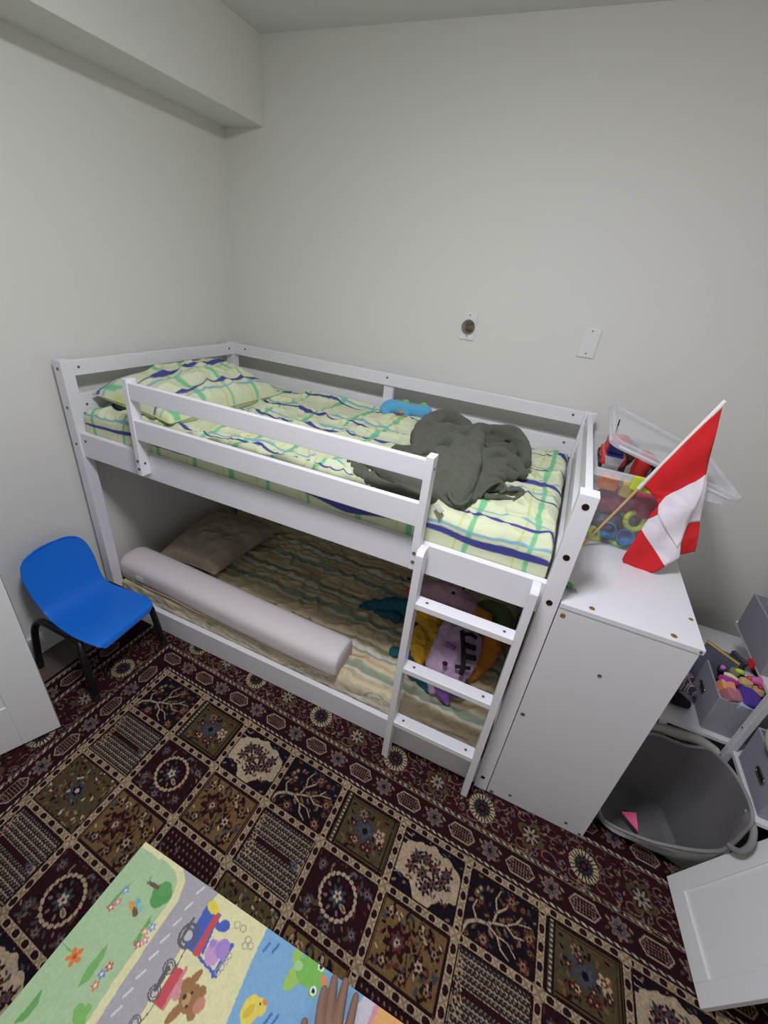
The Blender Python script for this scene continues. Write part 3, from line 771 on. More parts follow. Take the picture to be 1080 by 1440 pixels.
    E((1.627, -0.731, 0.02), .036, .017, (160, 204, 96), 1.9); E((1.613, -0.698, 0.02), .018, .013, (160, 204, 96), 1.2)
    E((1.656, -0.708, 0.02), .036, .030, GR); E((1.679, -0.709, 0.02), .026, .026, GR); E((1.626, -0.71, 0.02), .012, .010, (176, 214, 150)); E((1.704, -0.706, 0.02), .013, .008, (232, 140, 90), .5)
    for p in ((1.683, -0.686, 0.02), (1.687, -0.734, 0.02)): E(p, .013, .013, GR); E(p, .009, .009, (246, 246, 240)); E(p, .005, .005, (20, 20, 20))
    # duck
    E((1.561, -0.829, 0.02), .022, .028, (236, 218, 90), .2); E((1.58, -0.815, 0.02), .016, .016, (236, 218, 90)); E((1.586, -0.803, 0.02), .007, .005, (232, 140, 70)); E((1.559, -0.833, 0.02), .008, .016, (224, 190, 70), .4)
    E((1.577, -0.811, 0.02), .0022, .0022, (40, 40, 40))
    nz = fnoise(T.P / .006, T.Q / .006, 4, 2); im *= (.96 + .08 * nz)[..., None]
    X, Y = T.P, -T.Q
    bump = fnoise(X / .012, Y / .012, 11, 2) * .0006
    t = thing('play_mat', 'colourful padded play mat with road, train and animal pictures on the rug', 'play mat', (1.6, -1.0, 0.0005))
    MATM = attr_mat('printed_foam', .55, .25, 350)
    grid_obj('printed_top', X, Y, MZ + bump, MATM, im, parent=t)
    obj('foam_body', box(MX0, MX1, MY1, MY0, .0005, MZ - .0004, .004), mat('white_foam', (222, 226, 214), .7), t)
build_mat()
# ------------------------------------------------------------------ bedding helpers
def fold_param(n, a, b, drop, r):
    """arc profile: up a side, round, across a..b, round, down. returns pos, depth below top, arc coordinate"""
    L = (b - a); seg = drop + L + drop
    s = np.linspace(-drop, L + drop, n)
    pos = np.empty(n); dep = np.empty(n)
    for i, v in enumerate(s):
        if v < r:                                    # near side
            t = v + drop
            if v < -r * .57: pos[i] = a; dep[i] = -v + r * .43
            else:
                an = (v + r * .57) / (r * 1.57) * PI / 2; pos[i] = a + r * (1 - math.cos(an)); dep[i] = r * (1 - math.sin(an))
        elif v > L - r:
            v2 = L - v
            if v2 < -r * .57: pos[i] = b; dep[i] = -v2 + r * .43
            else:
                an = (v2 + r * .57) / (r * 1.57) * PI / 2; pos[i] = b - r * (1 - math.cos(an)); dep[i] = r * (1 - math.sin(an))
        else: pos[i] = a + v; dep[i] = 0
    return pos, dep, s

Q_BASE = np.array((212, 219, 184.)); Q_NAVY = (72, 74, 142); Q_TEAL = (132, 176, 188); Q_GREEN = (126, 196, 142); Q_YEL = (206, 210, 124)
def plaid(A, B, seed=0, gp=.178, g0=.04, rows=None):
    """printed wavy plaid: A along the bed, B across it (metres)"""
    im = np.empty(A.shape + (3,)); im[:] = Q_BASE
    def mixin(d, wd, col):
        k = np.clip((wd - d) / .0022 + .5, 0, 1)[..., None]; im[:] = im * (1 - k) + np.array(col, float) * k
    def wav(c, k, s): return fnoise(c * k + s * 13.7, c * 0 + s * 3.1, seed + s, 2) - .5
    if rows is None: rows = [(-.040, 0), (.072, 1), (.30, 0), (.43, 1), (.60, 0), (.82, 1), (.95, 0)]
    # yellow then green cross stripes
    k0 = int(math.floor(A.min() / gp)) - 1; k1 = int(math.ceil(A.max() / gp)) + 1
    for k in range(k0, k1):
        c = k * gp + g0 + .055 * wav(B, 4.2, k + 31)
        wd = .006 + .026 * np.abs(wav(B, 5.5, k + 71))
        yl = c - .038 + .02 * wav(B, 2.2, k + 11)
        mixin(np.abs(A - yl), .0030, Q_YEL); mixin(np.abs(A - c), wd, Q_GREEN)
    for i, (b0, ty) in enumerate(rows):
        ct = b0 + .034 + .040 * wav(A, 3.3, i + 5); wt = .0035 + .010 * np.abs(wav(A, 4.1, i + 45))
        mixin(np.abs(B - ct), wt, Q_TEAL)
        cn = b0 + (.036 if i == 0 else .062) * wav(A, 3.6, i + 25); wn = .004 + .022 * np.abs(wav(A, 3.7, i + 65)) * (1.5 if ty == 0 else 1.0)
        mixin(np.abs(B - cn), wn, Q_NAVY)
    return im

COTTON = attr_mat('printed_cotton', .85, .25, 420, spec=.2)
def upper_bedding():
    t = thing('upper_mattress', 'mattress of the upper bunk in a pale green plaid cotton cover', 'mattress', (1.0, .5, .907))
    obj('mattress_core', box(.075, 1.935, .07, .93, .907, 1.045, .03), mat('mattress_ticking', (214, 214, 206), .9), t)
    nx, ny = 640, 380
    px_, dx, sx = fold_param(nx, .058, 1.944, .125, .035)
    py_, dy, sy = fold_param(ny, .038, .955, .120, .040)
    X, Y = np.meshgrid(px_, py_); DX, DY = np.meshgrid(dx, dy); SX, SY = np.meshgrid(sx, sy)
    top = np.exp(-((DX + DY) / .03) ** 2)
    Z = 1.078 - np.maximum(np.maximum(DX, DY), (DX + DY) - .03)
    # wrinkles: broad, with creases running mostly across the bed
    wr = fnoise(SX * 9 + SY * 4, SY * 5 - SX * 2, 2, 3) - .5
    rid = 1 - np.abs(2 * fnoise(SX * 6 + SY * 3, SY * 9 - SX * 3, 8, 2) - 1)
    rid2 = 1 - np.abs(2 * fnoise(SX * 13 + SY * 9, SY * 11 - SX * 4, 28, 2) - 1)
    Z += top * (wr * .028 + (rid ** 6) * .018 + (rid2 ** 8) * .008)
    Z += top * .010 * np.exp(-((SX - 1.0) / .5) ** 2)
    # bunched fold of fabric by the back rail
    bd, bt = seg_dist(SX, SY, [(.42, .86), (.62, .84), (.85, .88), (1.02, .87)])
    Z += .030 * np.exp(-(bd / .022) ** 2) * np.sin(np.clip(bt, 0, 1) * PI) ** .5
    nrm = (1 - top)
    Y += nrm * np.where(SY < .3, -1, 1) * np.abs(fnoise(SX * 10, SY * 8, 5, 2) - .4) * .010 * (DY > .02)
    X += nrm * np.where(SX < .9, -1, 1) * 0.0 + nrm * (DX > .02) * (fnoise(SX * 9, SY * 12, 6, 2) - .5) * .008
    A = SX + .012 * (fnoise(SX * 7, SY * 7, 21, 2) - .5); B = SY + .012 * (fnoise(SX * 7, SY * 7, 22, 2) - .5)
    grid_obj('cotton_cover', X, Y, Z, COTTON, plaid(A, B, 3), parent=t)
    # corner of the cover hanging out between post and cabinet
    u, v = np.meshgrid(np.linspace(0, 1, 24), np.linspace(0, 1, 30))
    X = 1.958 + .062 * u + .028 * u * (1 - v) ; Y = .075 + .055 * v - .012 * u; Z = .985 - .037 * np.clip(u * 1.6, 0, 1) + .006 * np.sin(v * 9 + u * 3) + .006 * (1 - v)
    im = plaid(u * .09 + .51, v * .07 + .27, 3)
    grid_obj('cover_corner', X, Y, Z, COTTON, im, parent=t)
upper_bedding()

def pillow_obj(name, label, cor, thick, m, colfn, sag=.0, n=70, wr=.012, seed=1, plump=.42, group=None):
    """inflated pillow over four corner points (front-left, front-right, back-right, back-left)"""
    c = [np.array(p) for p in cor]
    u = np.linspace(-1, 1, n); U, Vv = np.meshgrid(u, u)
    base = sum(((1 + su * U) * (1 + sv * Vv) / 4)[..., None] * p for p, su, sv in zip(c, (-1, 1, 1, -1), (-1, -1, 1, 1)))
    ctr = sum(c) / 4
    pin = 1 - .055 * (1 - Vv ** 2) * U ** 2 - .055 * (1 - U ** 2) * Vv ** 2     # sides pulled in, corners out
    base = ctr + (base - ctr) * pin[..., None]
    prof = (np.clip(1 - np.abs(U) ** 2.6, 0, 1) * np.clip(1 - np.abs(Vv) ** 2.6, 0, 1)) ** plump
    nz = (fnoise(U * 3.2 + 7, Vv * 3.2 + seed, seed, 3) - .5)
    rd = (1 - np.abs(2 * fnoise(U * 2.6 + 3, Vv * 2.6, seed + 4, 2) - 1)) ** 5
    hi = prof * thick * .62 + prof * (nz * wr * 2 + rd * wr)
    lo = -prof * thick * .38
    t = thing(name, label, 'pillow', tuple(float(v) for v in (ctr[0], ctr[1], ctr[2] - thick * .38)), group)
    im = colfn(U, Vv)
    X, Y, Z = base[..., 0], base[..., 1], base[..., 2]
    # top and underside as one closed skin: concatenate rows
    XX = np.concatenate([X, X[::-1]], 0); YY = np.concatenate([Y, Y[::-1]], 0); ZZ = np.concatenate([Z + hi, (Z + lo)[::-1]], 0); II = np.concatenate([im, im[::-1]], 0)
    grid_obj('pillow_cover', XX, YY, ZZ, m, II, parent=t)
    bm = bmesh.new()
    per = [(i, 0) for i in range(n)] + [(n - 1, j) for j in range(1, n)] + [(i, n - 1) for i in range(n - 2, -1, -1)] + [(0, j) for j in range(n - 2, 0, -1)]
    pts = [(X[j, i], Y[j, i], Z[j, i]) for i, j in per[::2]]
    tube(bm, pts + [pts[0]], .0028, 6)
    return t, bm

def c_plaid(U, V): return plaid(V * .34 + .5, U * .22 + .1, 8, gp=.165, g0=.03, rows=[(-.10, 0), (.07, 0), (.235, 1)])
t, seam = pillow_obj('pillow', 'plump pillow in pale green plaid cover at the head of the upper bunk', [(.075, .085, 1.135), (.50, .075, 1.105), (.53, .74, 1.11), (.07, .80, 1.165)], .155, COTTON, c_plaid, wr=.020, seed=3)
obj('seam', seam, mat('green_seam', (196, 208, 158), .9), t, True)
def c_beige(U, V):
    im = np.empty(U.shape + (3,)); im[:] = (178, 166, 142)
    k = .93 + .07 * (np.sin(V * 210) > 0)
    return im * k[..., None] * (0.95 + .1 * fnoise(U * 12, V * 12, 3, 2))[..., None]
LINEN = attr_mat('ribbed_linen', .9, .3, 380, spec=.15)

# ------------------------------------------------------------------ lower bunk
LZ = .205
def lower_bedding():
    t = thing('lower_mattress', 'floor-level mattress of the lower bunk under a striped sheet', 'mattress', (1.0, .5, .02))
    obj('mattress_core', box(.06, 1.94, .055, .945, .02, .185, .03), mat('mattress_ticking_lower', (206, 204, 196), .9), t)
    nx, ny = 330, 230
    px_, dx, sx = fold_param(nx, .052, 1.948, .10, .035); py_, dy, sy = fold_param(ny, .040, .955, .085, .030)
    X, Y = np.meshgrid(px_, py_); DX, DY = np.meshgrid(dx, dy); SX, SY = np.meshgrid(sx, sy)
    top = np.exp(-((DX + DY) / .03) ** 2)
    wr = fnoise(SX * 7 - SY * 6, SY * 6 + SX * 3, 12, 3) - .5
    rid = (1 - np.abs(2 * fnoise(SX * 7 + SY * 2, SY * 8 - SX * 4, 18, 2) - 1)) ** 6
    rid2 = (1 - np.abs(2 * fnoise(SX * 17 + SY * 7, SY * 12 - SX * 4, 48, 2) - 1)) ** 5
    Z = LZ - np.maximum(DX, DY) + top * (wr * .022 + rid * .018 + rid2 * .008)
    Y += (DY > .008) * (SY < .4) * -(.020 * np.abs(fnoise(SX * 11 + SY * 30, SY * 22 - SX * 5, 15, 3) - .42)) * np.clip(DY / .02, 0, 1)
    Z -= (DY > .03) * (SY < .3) * .02 * fnoise(SX * 8, SY * 0, 19, 2)
    pal = np.array([(208, 196, 158), (196, 178, 132), (206, 206, 190), (134, 148, 118), (152, 164, 136), (214, 204, 172), (206, 178, 112), (204, 162, 140), (208, 200, 160), (150, 156, 126), (218, 216, 204), (196, 172, 122), (122, 130, 100), (212, 192, 146), (198, 170, 150), (184, 170, 128)], float) * .85 + np.array((232, 226, 212.)) * .15
    wds = np.array([3, 2, 1.6, 2.6, 1, 2, 1.2, .6, 2.2, 1.4, 2.4, 1.0, 2.2, 2, .7, 1.6])
    cum = np.cumsum(wds) / wds.sum()
    ph = np.mod((SY + .018 * (fnoise(SX * 6, SY * 5, 31, 3) - .5) + .012 * (fnoise(SX * 16, SY * 5, 33, 2) - .5)) / .27 + .02 + (SY < .03) * np.clip((.03 - SY) / .06, 0, 1) * 1.1 * (fnoise(SX * 7 + SY * 10, SY * 25 - SX * 3, 37, 2) - .5), 1)
    im = pal[np.clip(np.searchsorted(cum, ph.ravel()), 0, 15)].reshape(ph.shape + (3,))
    sd = np.clip((.02 - SY) / .05, 0, 1)[..., None] * .45; im = im * (1 - sd) + np.array((224, 214, 202.)) * sd
    grid_obj('striped_sheet', X, Y, Z, COTTON, im, parent=t)
lower_bedding()
t, seam = pillow_obj('pillow', 'beige ribbed pillow at the left end of the lower bunk', [(.115, .215, .262), (.485, .235, .272), (.50, .755, .275), (.05, .735, .285)], .13, LINEN, c_beige, wr=.012, seed=9)
obj('seam', seam, mat('linen_seam', (168, 156, 132), .9), t, True)

def bolster():
    t = thing('bolster', 'long white foam bolster cushion along the front of the lower bunk', 'bolster', (.68, .13, LZ))
    X0, X1, zc, ry, rz = .050, 1.315, .264, .083, .062
    yl = lambda x: .128 - .034 * (x - X0) / (X1 - X0)
    bm = bmesh.new(); n = 44; rings = []
    xs = [X0, X0 + .003, X0 + .010, X0 + .022, X0 + .04] + list(np.linspace(.10, X1 - .06, 32)) + [X1 - .022, X1 - .010, X1 - .003, X1]
    for i, x in enumerate(xs):
        e = min(x - X0, X1 - x); k = .86 + .14 * math.sqrt(max(0, min(1, e / .022)))
        row = []
        for j in range(n):
            a = 2 * PI * j / n; c_, s_ = math.cos(a), math.sin(a)
            p = 2.6 if s_ > 0 else 5
            r = (abs(c_) ** p + abs(s_) ** p) ** (-1 / p)
            nz = 1 + .014 * (noise.noise(Vector((x * 5, c_ * 1.5, s_ * 1.5))))
            row.append(bm.verts.new((x, yl(x) - .006 + ry * k * r * c_ * nz + .003 * math.sin(x * 5), zc + .006 + rz * k * r * s_ * nz)))
        rings.append(row)
    for a, b in zip(rings, rings[1:]):
        for j in range(n): bm.faces.new((a[j], a[(j + 1) % n], b[(j + 1) % n], b[j]))
    bm.faces.new(rings[0][::-1]); bm.faces.new(rings[-1]); bmesh.ops.recalc_face_normals(bm, faces=bm.faces)
    W_ = mat('white_knit_cover', (222, 214, 214), .9, 0, .35, 420, .03, 4)
    obj('cushion_cover', bm, W_, t, True, auto=.9)
    p0 = (0.446, 0.036, 0.406); 
    bm = bmesh.new(); bx(bm, .178, .220, .0305, .0330, .250, .273, .0006)
    tagm = obj('care_tag', bm, mat('white_satin_tag', (236, 236, 236), .5), t)
    bm = bmesh.new()
    for zs in (.218,): tube(bm, [(x, yl(x) - .006 - ry * .93, zs + .003 * math.sin(x * 20)) for x in np.linspace(.06, 1.29, 40)], .0025, 6)
    obj('seam', bm, mat('tan_piping', (196, 172, 140), .9), t, True)
bolster()

# ------------------------------------------------------------------ crumpled soft things: rolls fused into one skin
def soft(name, label, cat, rolls, m, vox=.008, smooth=6, disp=.006, dscale=.05, parent=None, flat=None, group=None):
    bm = bmesh.new()
    for pts, rad in rolls:
        P = spline(pts, 5); m0 = len(P)
        if isinstance(rad, (int, float)): rad = [rad] * len(pts)
        R_ = []
        for i in range(len(rad) - 1): R_ += [rad[i] + (rad[i + 1] - rad[i]) * k / 5 for k in range(5)]
        R_.append(rad[-1])
        t = bmesh.new(); tube(t, P, R_, 14)
        for p, r in ((P[0], R_[0]), (P[-1], R_[-1])): ball(t, p, r * .999, 14)
        bmesh.ops.recalc_face_normals(t, faces=t.faces)
        join(bm, t)
    if flat:
        for v in bm.verts:
            if v.co.z < flat: v.co.z = flat + (v.co.z - flat) * .05
    o = obj(name, bm, m, parent, True)
    if parent is None: tag(o, label, cat, group)
    r = o.modifiers.new('r', 'REMESH'); r.mode = 'VOXEL'; r.voxel_size = vox; r.use_smooth_shade = True
    s = o.modifiers.new('s', 'SMOOTH'); s.iterations = smooth; s.factor = .5
    if disp:
        tx = bpy.data.textures.new(name, 'CLOUDS'); tx.noise_scale = dscale; tx.noise_depth = 2
        d = o.modifiers.new('d', 'DISPLACE'); d.texture = tx; d.strength = disp; d.mid_level = .5; d.texture_coords = 'LOCAL'
    return o

FLEECE = mat('grey_green_fleece', (92, 95, 83), .95, 0, .9, 420, .16, 60, .1, sheen=.12)
bz = 1.082
blanket = thing('throw_blanket', 'crumpled grey-green fleece throw heaped on the upper bunk', 'blanket', (1.5, .45, 1.08))
soft('fleece', '', '', [
    # broad body under the folds
    ([(1.495, 0.242, 1.105), (1.584, 0.282, 1.115), (1.682, 0.419, 1.11), (1.733, 0.532, 1.105)], [.045, .052, .046, .030]),
    ([(1.462, 0.418, 1.115), (1.53, 0.574, 1.13), (1.648, 0.726, 1.125)], [.05, .05, .036]),
    # rounded back hood
    ([(1.418, 0.364, 1.115), (1.377, 0.551, 1.145), (1.405, 0.684, 1.168), (1.482, 0.71, 1.16), (1.544, 0.582, 1.14)], [.035, .055, .060, .050, .030]),
    ([(1.456, 0.381, 1.125), (1.447, 0.538, 1.15), (1.491, 0.592, 1.155)], [.045, .055, .045]),
    # large smooth flap coming forward: ridges side by side
    ([(1.564, 0.67, 1.17), (1.609, 0.375, 1.166), (1.64, 0.217, 1.144), (1.65, 0.131, 1.11)], [.034, .040, .040, .022]),
    ([(1.53, 0.499, 1.16), (1.579, 0.311, 1.152), (1.62, 0.185, 1.13), (1.637, 0.12, 1.106)], [.038, .044, .040, .020]),
    ([(1.504, 0.356, 1.145), (1.561, 0.223, 1.138), (1.604, 0.132, 1.116)], [.040, .042, .024]),
    ([(1.474, 0.277, 1.13), (1.538, 0.163, 1.125), (1.583, 0.093, 1.106)], [.036, .036, .022]),
    # the diagonal top edge of the flap
    ([(1.433, 0.33, 1.135), (1.481, 0.439, 1.165), (1.532, 0.594, 1.182), (1.59, 0.711, 1.178)], [.018, .022, .024, .022]),
    # stacked rolls on the right
    ([(1.555, 0.611, 1.165), (1.62, 0.721, 1.17), (1.704, 0.738, 1.16), (1.768, 0.641, 1.142), (1.784, 0.547, 1.128)], [.026, .036, .038, .034, .024]),
    ([(1.642, 0.316, 1.135), (1.652, 0.444, 1.15), (1.694, 0.512, 1.145), (1.747, 0.507, 1.126), (1.789, 0.464, 1.112)], [.020, .027, .031, .031, .022]),
    ([(1.67, 0.314, 1.122), (1.708, 0.405, 1.122), (1.76, 0.427, 1.106)], [.020, .026, .022]),
    ([(1.669, 0.22, 1.115), (1.686, 0.312, 1.122), (1.723, 0.356, 1.116)], [.022, .024, .024]),
    ([(1.63, 0.603, 1.125), (1.695, 0.667, 1.122), (1.747, 0.642, 1.112)], [.028, .030, .026]),
    ([(1.686, 0.251, 1.092), (1.716, 0.29, 1.096), (1.752, 0.313, 1.092)], [.012, .015, .012]),
    # front hem curls
    ([(1.679, 0.174, 1.096), (1.689, 0.222, 1.11), (1.707, 0.283, 1.12), (1.734, 0.309, 1.118), (1.756, 0.286, 1.104)], [.012, .014, .016, .015, .012]),
    ([(1.71, 0.226, 1.094), (1.752, 0.256, 1.094), (1.794, 0.258, 1.09)], [.012, .015, .012]),
    ([(1.751, 0.279, 1.1), (1.786, 0.322, 1.104), (1.813, 0.325, 1.1), (1.799, 0.256, 1.09)], [.012, .013, .012, .012]),
    ([(1.612, 0.092, 1.098), (1.649, 0.107, 1.098), (1.671, 0.161, 1.104)], [.014, .016, .012]),
    ([(1.544, 0.155, 1.135), (1.572, 0.176, 1.13), (1.601, 0.153, 1.112)], [.016, .014, .012]),
    # tail lying to the left, behind the guard rail
    ([(1.223, 0.203, 1.094), (1.314, 0.122, 1.098), (1.422, 0.071, 1.102), (1.536, 0.056, 1.1), (1.579, 0.082, 1.097)], [.016, .024, .028, .026, .018]),
    ([(1.218, 0.235, 1.096), (1.321, 0.195, 1.106), (1.428, 0.142, 1.112), (1.529, 0.112, 1.112)], [.018, .028, .034, .034]),
    ([(1.278, 0.264, 1.105), (1.364, 0.269, 1.12), (1.461, 0.251, 1.13)], [.024, .034, .040]),
    ([(1.317, 0.371, 1.11), (1.41, 0.399, 1.125)], [.022, .034]),
], FLEECE, vox=.005, smooth=2, disp=0, parent=blanket, flat=1.084)
fl = [c for c in blanket.children if c.name.startswith('fleece')][0]
tx = bpy.data.textures.new('fleece_creases', 'MUSGRAVE'); tx.musgrave_type = 'RIDGED_MULTIFRACTAL'; tx.noise_scale = .11; tx.octaves = 2; tx.noise_intensity = .6
dm = fl.modifiers.new('creases', 'DISPLACE'); dm.texture = tx; dm.strength = .015; dm.mid_level = .55; dm.texture_coords = 'LOCAL'
tx2 = bpy.data.textures.new('fleece_nap', 'CLOUDS'); tx2.noise_scale = .012; tx2.noise_depth = 2
d2 = fl.modifiers.new('nap', 'DISPLACE'); d2.texture = tx2; d2.strength = .004; d2.texture_coords = 'LOCAL'
def hem(pts, r=.006):
    obj('hem', tube(bmesh.new(), spline(pts, 8), r, 8), FLEECE, blanket, True)
hem([(1.692, 0.186, 1.1), (1.703, 0.237, 1.116), (1.724, 0.291, 1.122), (1.744, 0.304, 1.12), (1.759, 0.279, 1.113), (1.747, 0.255, 1.106)])
hem([(1.763, 0.281, 1.108), (1.792, 0.309, 1.108), (1.815, 0.316, 1.104), (1.804, 0.272, 1.098), (1.797, 0.238, 1.092)])
hem([(1.569, 0.147, 1.14), (1.594, 0.148, 1.132), (1.615, 0.104, 1.116), (1.644, 0.089, 1.104), (1.667, 0.119, 1.106), (1.667, 0.181, 1.12), (1.657, 0.254, 1.135)], .0055)
bm = bmesh.new()
a, b, c, d = (1.587, 0.041, 1.1), (1.613, 0.016, 1.096), (1.621, 0.041, 1.094), (1.595, 0.055, 1.106)
vs_ = [bm.verts.new(p) for p in (a, b, c, d)]; bm.faces.new(vs_)
r_ = bmesh.ops.extrude_face_region(bm, geom=bm.faces[:]); bmesh.ops.translate(bm, verts=[v for v in r_['geom'] if isinstance(v, bmesh.types.BMVert)], vec=(0, 0, .0012))
obj('care_label', bm, mat('grey_satin', (176, 174, 164), .5), blanket)

# blue plush toy against the back rail
PLB = mat('blue_plush', (92, 172, 212), .95, 0, .3, 300, sheen=.3)
plush = thing('plush_toy', 'small blue plush toy with orange oval and yellow bar beside the fleece throw', 'plush toy', (1.15, .92, 1.08))
soft('plush_body', '', '', [([(1.075, .905, 1.122), (1.13, .92, 1.122), (1.18, .925, 1.122), (1.25, .925, 1.128)], [.040, .036, .032, .036]), ([(1.055, .915, 1.125), (1.052, .885, 1.112), (1.070, .868, 1.098)], [.026, .026, .018]), ([(1.135, .895, 1.105), (1.16, .895, 1.105)], [.022, .020])], PLB, vox=.004, smooth=4, disp=0, parent=plush)
for c_ in ((1.14, .935, 1.157), (1.235, .935, 1.162)):
    obj('green_tuft', ball(bmesh.new(), c_, .014, 14, (1.3, .8, .7)), mat('green_plush', (130, 192, 90), .95, sheen=.3), plush, True)
obj('orange_patch', ball(bmesh.new(), (1.143, .871, 1.118), .014, 16, (1.3, .5, .6)), mat('orange_plush', (206, 138, 72), .9), plush, True)
obj('yellow_bar', box(1.120, 1.185, .862, .880, 1.084, 1.100, .004), mat('yellow_plush', (214, 178, 76), .9), plush, True)

# ------------------------------------------------------------------ crumpled clothes in the lower bunk
TEAL = mat('teal_fabric', (24, 92, 108), .9, 0, .3, 200, .2, 10)
YELL = mat('yellow_fabric', (212, 164, 44), .9, 0, .3, 200, .12, 18)
ORAN = mat('orange_fabric', (206, 134, 48), .9, 0, .3, 200, .1, 10)
LILA = mat('lilac_fabric', (196, 168, 198), .9, 0, .25, 160, .1, 12)
PINK = mat('pale_pink_fabric', (188, 152, 172), .9, 0, .25, 160, .1, 12)
BLKF = mat('black_fabric', (24, 20, 26), .9)
PURP = mat('purple_fabric', (134, 92, 168), .9, 0, .2, 160)
GRNF = mat('green_red_fabric', (96, 122, 72), .9, 0, .2, 160, .3, 14)
soft('teal_cloth', 'crumpled dark teal cloth lying flat on the lower bunk behind the ladder', 'clothing', [
    ([(1.215, .46, .222), (1.29, .50, .235), (1.38, .53, .25), (1.46, .52, .26)], [.014, .03, .04, .045]),
    ([(1.46, .52, .25), (1.50, .44, .245), (1.52, .34, .235), (1.545, .25, .228), (1.60, .19, .225), (1.68, .145, .222)], [.04, .035, .035, .034, .026, .018]),
    ([(1.30, .46, .22), (1.40, .46, .235)], [.016, .03]), ([(1.475, .26, .222), (1.53, .28, .228)], [.026, .028])], TEAL, .006, 6, .026, .045, flat=.212)
soft('yellow_cloth', 'crumpled yellow cloth between the teal cloth and lilac cloth', 'clothing', [
    ([(1.56, .36, .27), (1.58, .30, .275), (1.60, .245, .262)], [.05, .048, .03]), ([(1.58, .42, .28), (1.63, .36, .285), (1.64, .28, .265)], [.05, .045, .035]), ([(1.52, .46, .30), (1.60, .47, .31)], [.04, .04])], YELL, .007, 2, .034, .028, flat=.23)
lil = thing('lilac_cloth', 'lilac cloth with black stripes and purple patches on top of the heap', 'clothing', (1.72, .25, .25))
soft('cloth', '', '', [([(1.74, .42, .36), (1.745, .34, .352), (1.735, .26, .32), (1.70, .19, .275), (1.70, .13, .242)], [.05, .06, .055, .045, .020]), ([(1.68, .38, .35), (1.68, .29, .33), (1.665, .21, .29)], [.045, .048, .03]), ([(1.79, .38, .34), (1.79, .28, .315), (1.765, .18, .27)], [.04, .042, .03])], LILA, .007, 2, .024, .035, parent=lil, flat=.236)
def patch(name, pts, wd, m, parent, lift=.004):
    """a sewn-on strip: flat ribbon along pts, given a soft thickness"""
    P = spline(pts, 6); bm = bmesh.new(); rows = []
    for i, p in enumerate(P):
        d = (P[min(i + 1, len(P) - 1)] - P[max(i - 1, 0)]).normalized(); s = d.cross(Vector((0, -.5, .86))).normalized()
        up = s.cross(d).normalized()
        if up.z < 0: up = -up
        rows.append([bm.verts.new(p + s * wd / 2 * k + up * (lift + q)) for k, q in ((-1, -.006), (-.9, .003), (0, .0045), (.9, .003), (1, -.006))])
    for a, b in zip(rows, rows[1:]):
        for k in range(4): bm.faces.new((a[k], a[k + 1], b[k + 1], b[k]))
        bm.faces.new((a[4], a[0], b[0], b[4]))
    bm.faces.new(rows[0]); bm.faces.new(rows[-1][::-1])
    bmesh.ops.recalc_face_normals(bm, faces=bm.faces)
    return obj(name, bm, m, parent, True)
patch('black_stripe', [(1.736, 0.335, 0.415), (1.768, 0.242, 0.405), (1.785, 0.191, 0.372), (1.786, 0.177, 0.345)], .020, BLKF, lil)
patch('black_stripe', [(1.741, 0.318, 0.415), (1.773, 0.34, 0.412), (1.8, 0.342, 0.4)], .014, BLKF, lil)
patch('black_stripe', [(1.762, 0.275, 0.408), (1.807, 0.291, 0.392)], .022, BLKF, lil)
patch('black_stripe', [(1.775, 0.222, 0.4), (1.819, 0.251, 0.38)], .022, BLKF, lil)
patch('black_stripe', [(1.756, 0.185, 0.365), (1.812, 0.208, 0.362)], .013, BLKF, lil)
soft('purple_fold', '', '', [([(1.676, 0.159, 0.285), (1.737, 0.139, 0.3), (1.792, 0.158, 0.295)], [.02, .032, .026]), ([(1.728, 0.156, 0.275), (1.747, 0.136, 0.25), (1.768, 0.116, 0.235)], [.038, .034, .012]), ([(1.781, 0.169, 0.26), (1.814, 0.173, 0.24)], [.03, .014])], PURP, .005, 6, .020, .035, parent=lil, flat=.226)
patch('purple_patch', [(1.693, 0.265, 0.385), (1.733, 0.246, 0.395)], .018, PURP, lil)
obj('button_spot', ball(bmesh.new(), (1.716, 0.179, 0.365), .011, 12, (1, 1, .6)), BLKF, lil, True)
soft('orange_cloth', 'orange cloth bulging out to the right of the lilac cloth', 'clothing', [([(1.80, .50, .32), (1.845, .45, .315), (1.855, .38, .285), (1.82, .28, .255)], [.05, .055, .05, .025]), ([(1.74, .55, .36), (1.80, .52, .36)], [.04, .045])], ORAN, .007, 2, .022, .035, flat=.226)
pk = thing('pink_cloth', 'pale pink cloth with dark spots at the top of the clothes heap', 'clothing', (1.62, .58, .3))
soft('cloth', '', '', [([(1.50, .60, .35), (1.58, .58, .385), (1.66, .56, .395), (1.73, .54, .375)], [.045, .055, .055, .04]), ([(1.47, .57, .32), (1.49, .54, .30)], [.045, .04]), ([(1.58, .64, .33), (1.68, .62, .33)], [.07, .06])], PINK, .007, 2, .022, .035, parent=pk, flat=.30)
for p in ((1.401, 0.584, 0.39), (1.638, 0.538, 0.435)):
    obj('dark_spot', ball(bmesh.new(), p, .011, 12, (1, 1, .7)), BLKF, pk, True)
patch('black_stripe', [(1.605, 0.579, 0.435), (1.64, 0.558, 0.43), (1.669, 0.615, 0.42)], .012, BLKF, pk)
obj('red_trim', ball(bmesh.new(), (1.419, 0.558, 0.335), .02, 14, (1, .8, .9)), mat('red_fabric', (206, 62, 56), .9), pk, True)
soft('green_cloth', 'green and red cloth at the far right of the lower bunk', 'clothing', [([(1.80, .66, .30), (1.87, .64, .31), (1.89, .56, .28)], [.06, .06, .04]), ([(1.85, .74, .26), (1.89, .70, .26)], [.05, .04])], GRNF, .008, 4, .012, .05, flat=.215)

